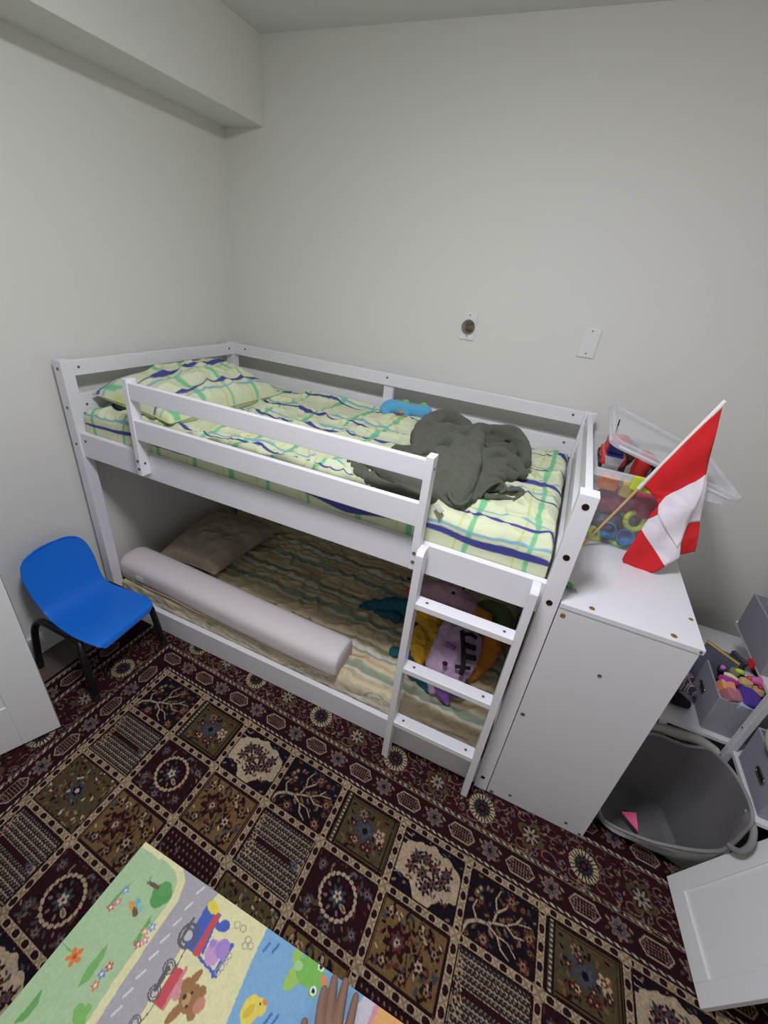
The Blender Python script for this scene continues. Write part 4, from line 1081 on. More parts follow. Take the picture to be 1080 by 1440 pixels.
# ------------------------------------------------------------------ person: only a hand and forearm reach into view
SKIN = mat('brown_skin', (150, 116, 98), .55, 0, .12, 300, .06, 30)
def person():
    t = thing('person', 'person reaching in from the bottom edge, brown hand resting on the play mat', 'person', (1.79, -.85, .02))
    bm = bmesh.new(); z0 = .0205
    def roll(pts, rad):
        P = spline(pts, 5); R_ = []
        for i in range(len(rad) - 1): R_ += [rad[i] + (rad[i + 1] - rad[i]) * k / 5 for k in range(5)]
        R_.append(rad[-1]); t_ = bmesh.new(); tube(t_, P, R_, 16); ball(t_, P[0], R_[0], 14); ball(t_, P[-1], R_[-1], 14)
        bmesh.ops.recalc_face_normals(t_, faces=t_.faces); join(bm, t_)
    tips = [((1.7135, -.722, z0 + .0095), (1.718, -.742, z0 + .013), (1.727, -.766, z0 + .021), (1.744, -.801, z0 + .030), (1.772, -.866, z0 + .036)),
            ((1.7275, -.693, z0 + .0098), (1.734, -.714, z0 + .014), (1.744, -.745, z0 + .024), (1.760, -.790, z0 + .034), (1.782, -.866, z0 + .038)),
            ((1.757, -.685, z0 + .0098), (1.761, -.706, z0 + .014), (1.768, -.739, z0 + .023), (1.780, -.786, z0 + .033), (1.791, -.866, z0 + .037)),
            ((1.794, -.696, z0 + .0085), (1.796, -.714, z0 + .012), (1.800, -.743, z0 + .019), (1.804, -.788, z0 + .028), (1.801, -.866, z0 + .034))]
    rads = [(.0092, .0112, .0120, .0150, .016), (.0096, .0118, .0126, .0156, .017), (.0094, .0114, .0122, .0150, .017), (.0082, .0098, .0108, .0135, .016)]
    for p, r in zip(tips, rads): roll(p, list(r))
    roll([(1.697, -.790, z0 + .009), (1.704, -.812, z0 + .013), (1.722, -.842, z0 + .020), (1.752, -.872, z0 + .028), (1.78, -.895, z0 + .034)], [.0085, .0100, .0115, .015, .016])
    roll([(1.752, -.82, z0 + .026), (1.79, -.82, z0 + .026)], [.017, .016]); roll([(1.762, -.86, z0 + .028), (1.802, -.86, z0 + .028)], [.020, .018])
    roll([(1.784, -.86, z0 + .034), (1.791, -.905, z0 + .048), (1.80, -1.0, z0 + .10), (1.83, -1.13, z0 + .18)], [.024, .025, .032, .040])
    o = obj('hand_and_forearm', bm, SKIN, t, True)
    r = o.modifiers.new('r', 'REMESH'); r.mode = 'VOXEL'; r.voxel_size = .0019; r.use_smooth_shade = True
    s = o.modifiers.new('s', 'SMOOTH'); s.iterations = 5; s.factor = .5
    NAIL = mat('finger_nail', (178, 146, 134), .35)
    for p, r in zip(tips, rads):
        a, b = Vector(p[0]), Vector(p[1]); d = (b - a).normalized()
        c_ = a + d * .003 + Vector((0, 0, r[0] * .82))
        q_ = d.to_track_quat('X', 'Z').to_matrix()
        obj('nail', ball(bmesh.new(), c_, 1, 12, (.0058, .0045, .0016), q_), NAIL, o, True)
person()
# ------------------------------------------------------------------ clear plastic box of toys on the cabinet
CLEAR = clear_plastic('clear_plastic', (226, 226, 230), .085, .2)
FROST = clear_plastic('frosted_plastic', (228, 228, 232), .34, .35)
CLEARRIM = clear_plastic('frosted_plastic_rim', (232, 232, 236), .45, .25)
LIME = mat('lime_plastic', (188, 206, 62), .4)
BXT = thing('storage_box', 'clear plastic storage box full of toys on top of the white cabinet', 'storage box', (2.19, .63, .943))
def open_box(name, lo, hi, m, parent, t=.003, rad=.03):
    """lo/hi: (x0,x1,y0,y1,z) of floor and rim; rounded corners, thin walls"""
    def loop(b, off):
        x0, x1, y0, y1, z = b; x0 += off; x1 -= off; y0 += off; y1 -= off; r = rad; P = []
        for cx, cy, a0 in ((x1 - r, y1 - r, 0), (x0 + r, y1 - r, 90), (x0 + r, y0 + r, 180), (x1 - r, y0 + r, 270)):
            for k in range(6):
                a = math.radians(a0 + k * 18); P.append((cx + r * math.cos(a), cy + r * math.sin(a), z))
        return P
    bm = bmesh.new(); mid = lambda f: tuple(l + (h - l) * f for l, h in zip(lo, hi))
    loops = [loop(lo, 0)] + [loop(mid(f), 0) for f in (.33, .66)] + [loop(hi, 0), loop(hi, t)] + [loop(mid(f), t) for f in (.66, .33)]
    fl = tuple(lo[:4]) + (lo[4] + t,); loops.append(loop(fl, t))
    R_ = [[bm.verts.new(p) for p in L] for L in loops]; n = len(R_[0])
    for a, b in zip(R_, R_[1:]):
        for k in range(n): bm.faces.new((a[k], a[(k + 1) % n], b[(k + 1) % n], b[k]))
    bm.faces.new(R_[0][::-1]); bm.faces.new(R_[-1])
    bmesh.ops.recalc_face_normals(bm, faces=bm.faces)
    return obj(name, bm, m, parent, True, auto=.6)
BLO = (2.045, 2.335, .425, .83, .943); BHI = (2.012, 2.366, .398, .86, 1.218)
open_box('box_shell', BLO, BHI, CLEAR, BXT)
bm = bmesh.new()
for (x0, x1, y0, y1) in ((2.006, 2.372, .388, .400), (2.006, 2.372, .858, .870), (2.006, 2.014, .388, .870), (2.364, 2.372, .388, .870)):
    bx(bm, x0, x1, y0, y1, 1.196, 1.222, .002)
rim = obj('rim', bm, CLEARRIM, BXT)
for x in (2.03, 2.06, 2.09, 2.25, 2.28, 2.31, 2.34): obj('rim_rib', box(x, x + .002, .383, .388, 1.197, 1.221), CLEARRIM, rim)
lt = obj('latch', box(2.118, 2.185, .376, .389, 1.178, 1.226, .005), LIME, BXT)
# lid lying askew on the toys: raised at the left, low at the right
LIDT = thing('box_lid', 'clear plastic lid resting askew on top of the toy box', 'lid', (2.22, .62, 1.28))
ca, cb, cc, cd_ = Vector((2.022, .392, 1.312)), Vector((2.415, .385, 1.214)), Vector((2.400, .80, 1.228)), Vector((2.020, .78, 1.352))
def lidpt(u, v, h):
    p = (ca * (1 - u) + cb * u) * (1 - v) + (cd_ * (1 - u) + cc * u) * v
    n_ = (cb - ca).cross(cd_ - ca).normalized()
    return p + n_ * h
def lid_mesh(prof, m, name):
    bm = bmesh.new(); R_ = []
    def loop(ins, h):
        P = []; r = .09
        for cu, cv, a0 in ((1 - r, 1 - r, 0), (r, 1 - r, 90), (r, r, 180), (1 - r, r, 270)):
            for k in range(6):
                a = math.radians(a0 + 18 * k); P.append(lidpt(.5 + (cu - .5 + r * math.cos(a)) * (1 - ins), .5 + (cv - .5 + r * math.sin(a)) * (1 - ins), h))
        return P
    for ins, h in prof: R_.append([bm.verts.new(p) for p in loop(ins, h)])
    n = len(R_[0])
    for a, b in zip(R_, R_[1:]):
        for k in range(n): bm.faces.new((a[k], a[(k + 1) % n], b[(k + 1) % n], b[k]))
    bm.faces.new(R_[0][::-1]); bm.faces.new(R_[-1]); bmesh.ops.recalc_face_normals(bm, faces=bm.faces)
    return obj(name, bm, m, LIDT, True, auto=.5)
lid_mesh([(.0, -.012), (.0, .010), (.03, .013), (.06, .013), (.085, .006), (.12, .004)], FROST, 'lid_panel')
bm = bmesh.new()
for e0, e1 in (((0, 0), (1, 0)), ((1, 0), (1, 1)), ((1, 1), (0, 1)), ((0, 1), (0, 0))):
    P = [lidpt(.5 + (e0[0] + (e1[0] - e0[0]) * t - .5) * .98, .5 + (e0[1] + (e1[1] - e0[1]) * t - .5) * .98, -.004) for t in np.linspace(.06, .94, 12)]
    tube(bm, P, .006, 8)
obj('lid_rim', bm, CLEARRIM, LIDT, True)

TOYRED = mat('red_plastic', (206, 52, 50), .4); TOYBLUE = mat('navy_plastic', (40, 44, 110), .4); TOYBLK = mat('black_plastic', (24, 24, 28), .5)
TOYSIL = mat('silver_plastic', (176, 180, 186), .3, .5); TOYOR = mat('orange_plastic', (232, 130, 62), .45); TOYYEL = mat('yellow_plastic', (214, 190, 84), .45)
TOYCY = mat('blue_cup_plastic', (64, 132, 190), .4); TOYGR = mat('green_plastic', (132, 190, 66), .45); TOYPK = mat('magenta_plastic', (190, 52, 96), .5); TOYBRN = mat('brown_plastic', (94, 56, 38), .5); TOYTEAL = mat('teal_plastic', (40, 128, 148), .45); TOYDK = mat('slate_plastic', (58, 64, 78), .5)

def toy_truck():
    t = thing('toy_truck', 'red and navy toy truck sticking up at the left of the clear box', 'toy vehicle', (2.075, .52, 1.20))
    x0, x1 = 2.019, 2.095
    obj('body', box(x0, x1, .455, .60, 1.216, 1.250, .008), TOYRED, t)
    bm = bmesh.new(); bx(bm, x0 + .008, x1 - .008, .478, .575, 1.250, 1.300, .012); obj('cab', bm, TOYRED, t)
    obj('windshield', box(x0 + .012, x1 - .012, .471, .480, 1.254, 1.288, .003), TOYBLUE, t)
    bm = bmesh.new(); v = [(x0 + .018, .447, 1.220), (x1 - .018, .447, 1.220), (x1 - .008, .449, 1.250), (x0 + .008, .449, 1.250)]
    fs = [bm.verts.new(p) for p in v] + [bm.verts.new((p[0], p[1] + .012, p[2])) for p in v]
    for f in ((3, 2, 1, 0), (4, 5, 6, 7), (0, 1, 5, 4), (1, 2, 6, 5), (2, 3, 7, 6), (3, 0, 4, 7)): bm.faces.new([fs[i] for i in f])
    obj('grille', bm, TOYSIL, t)
    obj('hood_stripe', box(x0 + .012, x1 - .012, .447, .476, 1.249, 1.254, .002), TOYBLUE, t)
    for x in (x0 - .004, x1 - .010):
        for y in (.478, .578): w_ = obj('wheel', cyl(bmesh.new(), (x, y, 1.214), (x + .014, y, 1.214), .022, 18), TOYBLK, t, True, auto=.6)
    obj('antenna', cyl(bmesh.new(), (2.046, .56, 1.294), (2.044, .562, 1.348), 0.0035, 8, .002), TOYBLK, t, True, auto=.6)
toy_truck()
def blk(name, label, cat, c, s, m, rot=(0, 0, 0), bev=.006, holes=False):
    mt = Matrix.Translation(c) @ Matrix.Rotation(rot[2], 4, 'Z') @ Matrix.Rotation(rot[1], 4, 'Y') @ Matrix.Rotation(rot[0], 4, 'X')
    bm = box(-s[0] / 2, s[0] / 2, -s[1] / 2, s[1] / 2, -s[2] / 2, s[2] / 2, bev, mt)
    if holes:
        for k in (-.25, .25): cyl2 = lathe(bmesh.new(), [(.006, 0), (.006, .006), (.004, .006)], (0, 0, 0), (0, 0, 1), 12); bmesh.ops.transform(cyl2, matrix=mt @ Matrix.Translation((k * s[0], 0, s[2] / 2)), verts=cyl2.verts); join(bm, cyl2)
    o = obj(name, bm, m); return tag(o, label, cat)
blk('toy_block', 'orange block pressed against the upper left front of the clear box', 'toy', (2.065, .445, 1.165), (.062, .03, .052), TOYOR, (0, 0, .05), .008, True)
blk('toy_block', 'yellow block beside the orange block in the clear box', 'toy', (2.128, .455, 1.150), (.042, .034, .05), TOYYEL, (0, .1, 0), .006, True)
def rag(name, label, c, r, m, sc=(1, 1, 1), dz=.02):
    bm = bmesh.new(); bmesh.ops.create_icosphere(bm, subdivisions=4, radius=1)
    for v in bm.verts:
        k = 1 + .22 * noise.noise(v.co * 1.7 + Vector(c) * 9) + .08 * noise.noise(v.co * 4.5)
        v.co = Vector((v.co.x * r * sc[0] * k, v.co.y * r * sc[1] * k, v.co.z * r * sc[2] * k)) + Vector(c)
    o = obj(name, bm, m, None, True); return tag(o, label, 'toy')
rag('soft_toy', 'large dark pink soft toy filling the middle of the clear box', (2.215, .52, 1.10), .075, mat('raspberry_plush', (176, 52, 86), .95), (1.15, .9, .9))
rag('soft_toy', 'maroon soft toy at the left of the clear box under the orange block', (2.105, .50, 1.085), .058, mat('maroon_plush', (132, 44, 66), .95), (.95, .8, .85))
rag('soft_toy', 'charcoal soft toy lying low at the left of the clear box', (2.115, .50, 1.005), .055, TOYDK, (1.05, .9, .7))
rag('soft_toy', 'dark brown soft toy right behind the red and navy truck', (2.10, .70, 1.21), .062, TOYBRN, (.9, .9, .9))
rag('soft_toy', 'grey-blue soft toy at the back of the clear box', (2.24, .73, 1.06), .085, mat('grey_blue_plush', (104, 116, 140), .95), (1, 1, 1.1))
def cup(label, c, tilt=0):
    bm = bmesh.new(); lathe(bm, [(.017, 0), (.020, .0), (.027, .04), (.028, .043), (.025, .043), (.018, .004), (.0005, .004)], (0, 0, 0), (0, 0, 1), 28)
    bmesh.ops.transform(bm, matrix=Matrix.Translation(c) @ Matrix.Rotation(tilt, 4, 'X') , verts=bm.verts)
    return tag(obj('toy_cup', bm, TOYCY, None, True, auto=.7), label, 'toy cup', 'blue toy cups in the clear box')
cup('blue toy cup at the bottom of the clear box, nearer the bed', (2.118, .468, .985), 1.2)
cup('blue toy cup at the bottom of the clear box, nearer the flag', (2.176, .466, .978), 1.2)
def ringtoy(label, c, R_, r, m, axis):
    u, w_ = frame_from(axis); c = Vector(c); P = [c + u * R_ * math.cos(a) + w_ * R_ * math.sin(a) for a in np.linspace(0, 2 * PI, 29)]
    return tag(obj('toy_ring', tube(bmesh.new(), P, r, 10), m, None, True), label, 'toy')
ringtoy('lime green toy ring standing in the middle of the clear box', (2.19, .462, 1.045), .030, .010, LIME, (.3, -1, .3))
ringtoy('green toy ring on the floor of the clear box under the cups', (2.165, .468, .957), .026, .009, TOYGR, (0, -.2, 1))
ringtoy('lime toy ring low at the left end of the clear box', (2.088, .455, .962), .022, .009, LIME, (.4, -.6, .6))
def figure():
    t = thing('toy_figure', 'red toy figure with round red button between truck and lime latch', 'toy', (2.165, .50, 1.16))
    bm = bmesh.new(); tube(bm, spline([(2.150, .50, 1.14), (2.148, .50, 1.20), (2.152, .50, 1.245), (2.16, .50, 1.272)], 5), [.026] * 6 + [.028] * 5 + [.024] * 5, 16); obj('body', bm, TOYRED, t, True, auto=.8)
    obj('arm', tube(bmesh.new(), spline([(2.176, .495, 1.255), (2.190, .48, 1.225), (2.182, .475, 1.19)], 5), .012, 12), TOYBLK, t, True)
    obj('button', ball(bmesh.new(), (2.205, .462, 1.245), .014, 16), TOYRED, t, True)
figure()
blk('toy_brick', 'teal toy brick under the clear lid, right of the red figure', 'toy', (2.245, .47, 1.212), (.05, .05, .022), TOYTEAL, (.2, .1, .3), .004, True)
blk('toy_brick', 'small red toy brick near the right end of the clear box', 'toy', (2.315, .50, 1.17), (.04, .04, .03), TOYRED, (.4, .2, .5), .004, True)
blk('toy_brick', 'small yellow toy brick low at the right end of the clear box', 'toy', (2.325, .455, 1.075), (.022, .022, .016), TOYYEL, (.2, .1, .1), .003)
blk('toy_brick', 'small blue toy brick below the yellow brick at the right end of the clear box', 'toy', (2.322, .452, 1.052), (.03, .022, .02), TOYCY, (.1, .2, .1), .003)
rag('soft_toy', 'pale grey soft toy at the right end of the clear box', (2.275, .60, 1.00), .055, mat('pale_grey_plush', (170, 172, 178), .95), (1, 1, .8))

# ------------------------------------------------------------------ flag
FR_ = mat('red_nylon', (206, 34, 38), .55, 0, .1, 240, spec=.3); FW = mat('white_nylon', (228, 220, 226), .6, 0, .1, 240, spec=.3)
WOODS = mat('bare_wood_stick', (204, 166, 112), .55); SLV = mat('white_sleeve', (232, 228, 222), .6)
flag = thing('hand_flag', 'small red and white flag on a wooden stick leaning against the toy box', 'flag', (2.053, .374, .943))
s0, s1 = Vector((2.053, .374, .947)), Vector((2.243, .338, 1.493))
sm_ = s0 + (s1 - s0) * .455
obj('stick', cyl(bmesh.new(), s0, sm_ + (s1 - s0) * .05, .0042, 12), WOODS, flag, True, auto=.8)
obj('sleeve', cyl(bmesh.new(), sm_, s1, .0062, 12), SLV, flag, True, auto=.8)
def flag_cloth():
    Y0 = .335
    off = dict(q=-.012, r=-.016, p=-.012, s=-.010, t=-.004, u=-.002, h=-.008, i=-.006, D=-.002, E=-.004, F=-.006, G=-.012, H=-.014, I=-.006, J=.0, K=-.006, L=-.008, M=-.006, N=-.006, O=-.008, P=-.010, Q=-.012, w=.008, x=.012, y=.016, z=.017, A=.018, B=.016, C=.012)
    tab = {'a': (2.242, 1.477), 'b': (2.218, 1.421), 'c': (2.192, 1.353), 'd': (2.167, 1.285), 'e': (2.145, 1.214), 'f': (2.167, 1.203), 'g': (2.191, 1.184), 'h': (2.203, 1.167), 'i': (2.211, 1.197), 'j': (2.226, 1.218), 'k': (2.245, 1.238), 'l': (2.265, 1.262), 'm': (2.28, 1.291), 'n': (2.263, 1.37), 'o': (2.252, 1.429), 'p': (2.21, 1.141), 'q': (2.249, 1.099), 'r': (2.295, 1.055), 's': (2.3, 1.074), 't': (2.297, 1.131), 'u': (2.294, 1.183), 'v': (2.289, 1.237), 'w': (2.28, 1.315), 'x': (2.304, 1.232), 'y': (2.33, 1.14), 'z': (2.344, 1.091), 'A': (2.357, 1.04), 'B': (2.334, 1.027), 'C': (2.312, 1.021), 'D': (2.195, 1.136), 'E': (2.194, 1.117), 'F': (2.188, 1.077), 'G': (2.237, 1.031), 'H': (2.29, 0.981), 'I': (2.306, 0.999), 'J': (2.317, 1.019), 'K': (2.18, 1.029), 'L': (2.173, 0.978), 'M': (2.175, 0.954), 'N': (2.192, 0.929), 'O': (2.215, 0.914), 'P': (2.243, 0.923), 'Q': (2.271, 0.95)}
    bm = bmesh.new(); V = {}
    for k, (x, z) in tab.items(): V[k] = (x, Y0 + off.get(k, 0.0), z)
    def panel(keys, mi, dy=0.0):
        t = bmesh.new(); vs_ = [t.verts.new((V[k][0], V[k][1] + dy, V[k][2])) for k in keys]; f = t.faces.new(vs_); f.normal_update()
        bmesh.ops.triangulate(t, faces=[f], ngon_method='BEAUTY')
        for _ in range(3): bmesh.ops.subdivide_edges(t, edges=t.edges[:], cuts=1, use_grid_fill=True)
        for v in t.verts:
            d = v.co - s1; ax = (s1 - s0).normalized(); w_ = d.cross(ax).length
            fall = min(1, w_ / .05)
            v.co.y += fall * (.0055 * math.sin(v.co.x * 46 - v.co.z * 26) + .003 * math.sin(v.co.x * 90 + v.co.z * 40))
        for f in t.faces: f.material_index = mi
        join(bm, t)
    panel('abcdefghijklmno', 0)
    panel('hijklmvutsrqp', 1)
    panel('mwxyt' + 'uv', 1, .004)
    panel('tyzABCs', 0, .006)
    panel('hpED'[::1].replace('D', 'D'), 0, .002)
    panel('pqrsJIHGFE', 1, .003)
    panel('FGHQPONMLK', 0, .003)
    bmesh.ops.remove_doubles(bm, verts=bm.verts, dist=.0008)
    bmesh.ops.recalc_face_normals(bm, faces=bm.faces)
    o = obj('cloth', bm, [FR_, FW], flag, True)
    so = o.modifiers.new('s', 'SOLIDIFY'); so.thickness = .0009; so.offset = 0
flag_cloth()

# ------------------------------------------------------------------ toy organizer against the right wall, with fabric bins
ORG = mat('white_board', (214, 214, 216), .5); GREYF = mat('grey_felt_bin', (150, 148, 158), .9, 0, .25, 300, .08, 60); GREYD = mat('grey_felt_inside', (96, 94, 102), .9)
org = thing('toy_organizer', 'low white toy organizer shelf along the right wall', 'toy organizer', (2.83, .35, 0))
for (x, y) in ((2.700, .272), (2.700, .985), (2.925, .272), (2.942, 1.038), (2.925, .034)):
    obj('upright', box(x, x + .022, y, y + .026, 0, .39 if (x < 2.8 and y > .9) else .86, .002), ORG, org)
obj('shelf', box(2.49, 2.955, .302, .985, .385, .402, .002), ORG, org)
obj('shelf', box(2.712, 2.955, .032, .300, .385, .402, .002), ORG, org)
obj('shelf', box(2.745, 2.955, .302, .76, .60, .615, .002), ORG, org)
obj('shelf', box(2.712, 2.955, .032, .985, .05, .066, .002), ORG, org)
bolt(org, (2.7, .286, .50), (-1, 0, 0), DARKHOLE, .004)
for y in (.31, .62): obj('leg', box(2.50, 2.526, y, y + .026, 0, .386, .002), ORG, org)

def fabric_bin(label, x0, x1, y0, y1, z0, z1, handle=True):
    t = thing('fabric_bin', label, 'bin', ((x0 + x1) / 2, (y0 + y1) / 2, z0), 'grey fabric bins of the toy organizer')
    open_box('bin_body', (x0 + .006, x1 - .006, y0 + .005, y1 - .005, z0), (x0, x1, y0, y1, z1), GREYF, t, .006, .006)
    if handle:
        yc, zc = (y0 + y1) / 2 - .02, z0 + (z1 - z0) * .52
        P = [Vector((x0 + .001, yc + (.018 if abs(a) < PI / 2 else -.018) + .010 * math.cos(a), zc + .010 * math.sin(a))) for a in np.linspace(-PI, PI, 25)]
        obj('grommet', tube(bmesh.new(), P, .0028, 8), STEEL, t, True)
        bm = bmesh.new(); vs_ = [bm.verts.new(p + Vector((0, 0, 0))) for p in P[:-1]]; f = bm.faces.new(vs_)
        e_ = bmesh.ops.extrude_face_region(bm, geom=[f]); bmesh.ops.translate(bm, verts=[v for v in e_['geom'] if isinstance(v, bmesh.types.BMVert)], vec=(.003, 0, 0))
        obj('handle_hole_shade', bm, TOYBLK, t)  # solid black plate, its colour standing in for shade inside the handle hole
    return t
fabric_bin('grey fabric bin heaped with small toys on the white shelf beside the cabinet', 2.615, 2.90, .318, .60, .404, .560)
fabric_bin('grey fabric bin high on the organizer at the right edge of the photo', 2.735, 2.945, .44, .74, .617, .765, False)
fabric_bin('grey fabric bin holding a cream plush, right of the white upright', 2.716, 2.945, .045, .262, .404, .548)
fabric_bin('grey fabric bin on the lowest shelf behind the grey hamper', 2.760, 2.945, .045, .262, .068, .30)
tag(soft('cream_plush', 'cream plush toy bulging out of the bin right of the white upright', 'plush toy', [([(2.785, .13, .49), (2.765, .14, .560), (2.728, .150, .618), (2.735, .180, .655)], [.040, .046, .054, .040]), ([(2.83, .14, .50), (2.83, .15, .58)], [.06, .05])], mat('cream_plush', (206, 204, 176), .95, 0, .3, 200, .08, 20), .007, 5, .01, .06), 'cream plush toy bulging out of the bin right of the white upright', 'plush toy')

# toys heaped in the middle bin: base filler items first, then what shows on top
def at(p, dz=0): return (p[0], p[1], p[2] + dz)
DISC = mat('violet_plastic', (72, 46, 140), .4)
bm = bmesh.new(); lathe(bm, [(.034, -.012), (.036, -.010), (.036, .004), (.032, .008), (.030, .006), (.0005, .006)], (2.701, 0.357, 0.575), (-.1, -.25, 1), 32)
tag(obj('jar_lid', bm, DISC, None, True, auto=.6), 'round violet jar lid on the toys in the middle bin', 'lid')
blk('small_box', 'dusty pink little box in the near corner of the middle bin', 'box', at((2.657, 0.349, 0.563), -.012), (.055, .045, .06), mat('dusty_pink_card', (172, 112, 124), .6), (.25, .15, .4), .003)
blk('toy_block', 'salmon orange block behind the dusty pink box in the middle bin', 'toy', at((2.641, 0.372, 0.572)), (.045, .035, .035), mat('salmon_plastic', (226, 146, 104), .5), (.3, .1, .2), .004)
MAG = mat('magenta_fabric', (176, 44, 132), .9); CRM = mat('cream_plastic', (222, 210, 168), .5); VIO = mat('dark_violet_fabric', (66, 44, 112), .9)
def sausage(name, label, pts, r, m):
    P = spline(pts, 5); n = len(P); R_ = [r * (.55 + .45 * math.sin(PI * (i + .8) / (n + .6))) for i in range(n)]
    return tag(obj(name, tube(bmesh.new(), P, R_, 14), m, None, True), label, 'toy')
sausage('toy_doll', 'magenta cloth doll lying across the middle bin', [(2.627, 0.409, 0.575), (2.65, 0.396, 0.58), (2.679, 0.404, 0.575)], .016, MAG)
sausage('toy_spoon', 'cream toy spoon on the magenta doll in the middle bin', [(2.637, 0.418, 0.59), (2.657, 0.413, 0.592), (2.677, 0.407, 0.588)], .009, CRM)
sausage('toy_car', 'black toy at the back left of the middle bin', [(2.632, 0.455, 0.575), (2.654, 0.45, 0.578)], .015, TOYBLK)
sausage('toy_pony', 'small pink toy at the back left rim of the middle bin', [(2.636, 0.453, 0.59), (2.646, 0.443, 0.592)], .009, mat('orchid_plastic', (196, 104, 196), .5))
sausage('toy_frog', 'lime and grey toy at the back of the middle bin', [(2.682, 0.461, 0.59), (2.709, 0.46, 0.588)], .010, LIME)
sausage('toy_cushion', 'grey-green cloth toy behind the cream spoon in the middle bin', [(2.675, 0.475, 0.572), (2.702, 0.459, 0.574)], .018, mat('grey_green_fabric', (126, 128, 98), .9))
rag('toy_bread', 'tan toy bread roll in the centre of the middle bin', (2.707, 0.421, 0.58), .021, mat('tan_plastic', (190, 162, 108), .6), (1.1, 1, .8))
rag('toy_bun', 'tan toy bun at the right of the middle bin behind the violet lid', (2.745, 0.409, 0.572), .020, mat('tan_bun_plastic', (184, 156, 104), .6), (1, 1.1, .8))
rag('toy_berry', 'dark violet toy berry between magenta doll and violet lid', (2.683, 0.405, 0.568), .014, VIO)
rag('toy_plum', 'blue-violet ball on the magenta doll', (2.635, 0.384, 0.588), .010, mat('blue_violet_plastic', (98, 72, 186), .5))
sausage('toy_sausage', 'pink toy sausage with red end at the right of the middle bin', [(2.716, 0.424, 0.6), (2.737, 0.426, 0.6), (2.761, 0.427, 0.595)], .014, mat('hot_pink_plastic', (208, 98, 168), .5))
rag('toy_tomato', 'small red ball left of the pink sausage', (2.714, 0.428, 0.598), .009, TOYRED)
rag('toy_apple', 'small red ball on the tan bun behind the violet lid', (2.746, 0.41, 0.59), .009, mat('tomato_plastic', (186, 40, 44), .45))
rag('toy_dish', 'translucent grey dish near the middle of the bin', (2.724, 0.464, 0.585), .016, mat('grey_clear_plastic', (168, 168, 172), .3), (1.3, 1, .5))
blk('toy_block', 'bright red block at the back right of the middle bin', 'toy', (2.751, 0.515, 0.6), (.035, .03, .03), TOYRED, (.1, .2, .3), .003)
blk('toy_block', 'pale blue block beside the dusty pink box, by the bin side', 'toy', at((2.686, 0.332, 0.558), -.006), (.03, .03, .03), mat('pale_blue_plastic', (170, 186, 206), .5), (.2, .3, .1), .003)
# cloth-like fill under them so that nothing floats
rag('toy_bag', 'dark cloth bag underneath the toys in the middle bin', (2.755, .455, .488), .085, mat('dark_toy_bag', (40, 34, 44), .95), (1.25, 1.25, .80))
# books at the back of the bin
def book(label, c0, c1, thick, h, cov, edge):
    a, b = Vector(c0), Vector(c1); d = (b - a).normalized(); nrm = d.cross(Vector((0, 0, 1))).normalized()
    L = (b - a).length; t = thing('picture_book', label, 'book', tuple(a + (b - a) / 2 - Vector((0, 0, h))))
    dn = Vector((0, 0, -1))
    mt = Matrix(((d.x, nrm.x, 0, a.x), (d.y, nrm.y, 0, a.y), (d.z, nrm.z, 1, a.z), (0, 0, 0, 1)))
    obj('pages', box(.002, L - .002, .002, thick - .002, -h + .002, -.002, 0, mt), edge, t)
    bm = bmesh.new(); bx(bm, 0, L, 0, .002, -h, 0, 0, mt); bx(bm, 0, L, thick - .002, thick, -h, 0, 0, mt); bx(bm, 0, .002, 0, thick, -h, 0, 0, mt); obj('cover', bm, cov, t)
book('thin book with yellow top edge standing behind the toys in the middle bin', (2.598, 0.539, 0.625), (2.7, 0.489, 0.605), .019, .17, mat('slate_cover', (92, 96, 110), .5), mat('yellow_edge', (206, 176, 40), .6))
book('dark grey book leaning behind the yellow-edged book', at((2.705, 0.566, 0.6), 0), at((2.731, 0.508, 0.6), 0), .014, .16, mat('dark_grey_cover', (70, 72, 82), .6), mat('grey_edge', (90, 90, 98), .6))
# bag and cloth between cabinet and bin
tag(soft('black_bag', 'black cloth bag on the white shelf next to the toy bin', 'bag', [([(2.50, .40, .43), (2.545, .39, .432), (2.575, .38, .43)], [.022, .026, .018]), ([(2.50, .46, .44), (2.56, .46, .44)], [.03, .026])], mat('black_canvas', (18, 17, 19), .95), .005, 5, .006, .05, flat=.4045), 'black cloth bag on the white shelf next to the toy bin', 'bag')
CLO = stripe_mat('navy_cream_print', [(60, 52, 92), (196, 182, 166), (120, 104, 110)], 9, 0, 8)
tag(soft('printed_cloth', 'crumpled navy and cream printed cloth on top of the black bag', 'cloth', [([(2.52, .42, .475), (2.56, .415, .482), (2.585, .41, .470)], [.022, .026, .016]), ([(2.53, .47, .49), (2.57, .46, .488)], [.026, .022])], CLO, .005, 3, .010, .04), 'crumpled navy and cream printed cloth on top of the black bag', 'cloth')

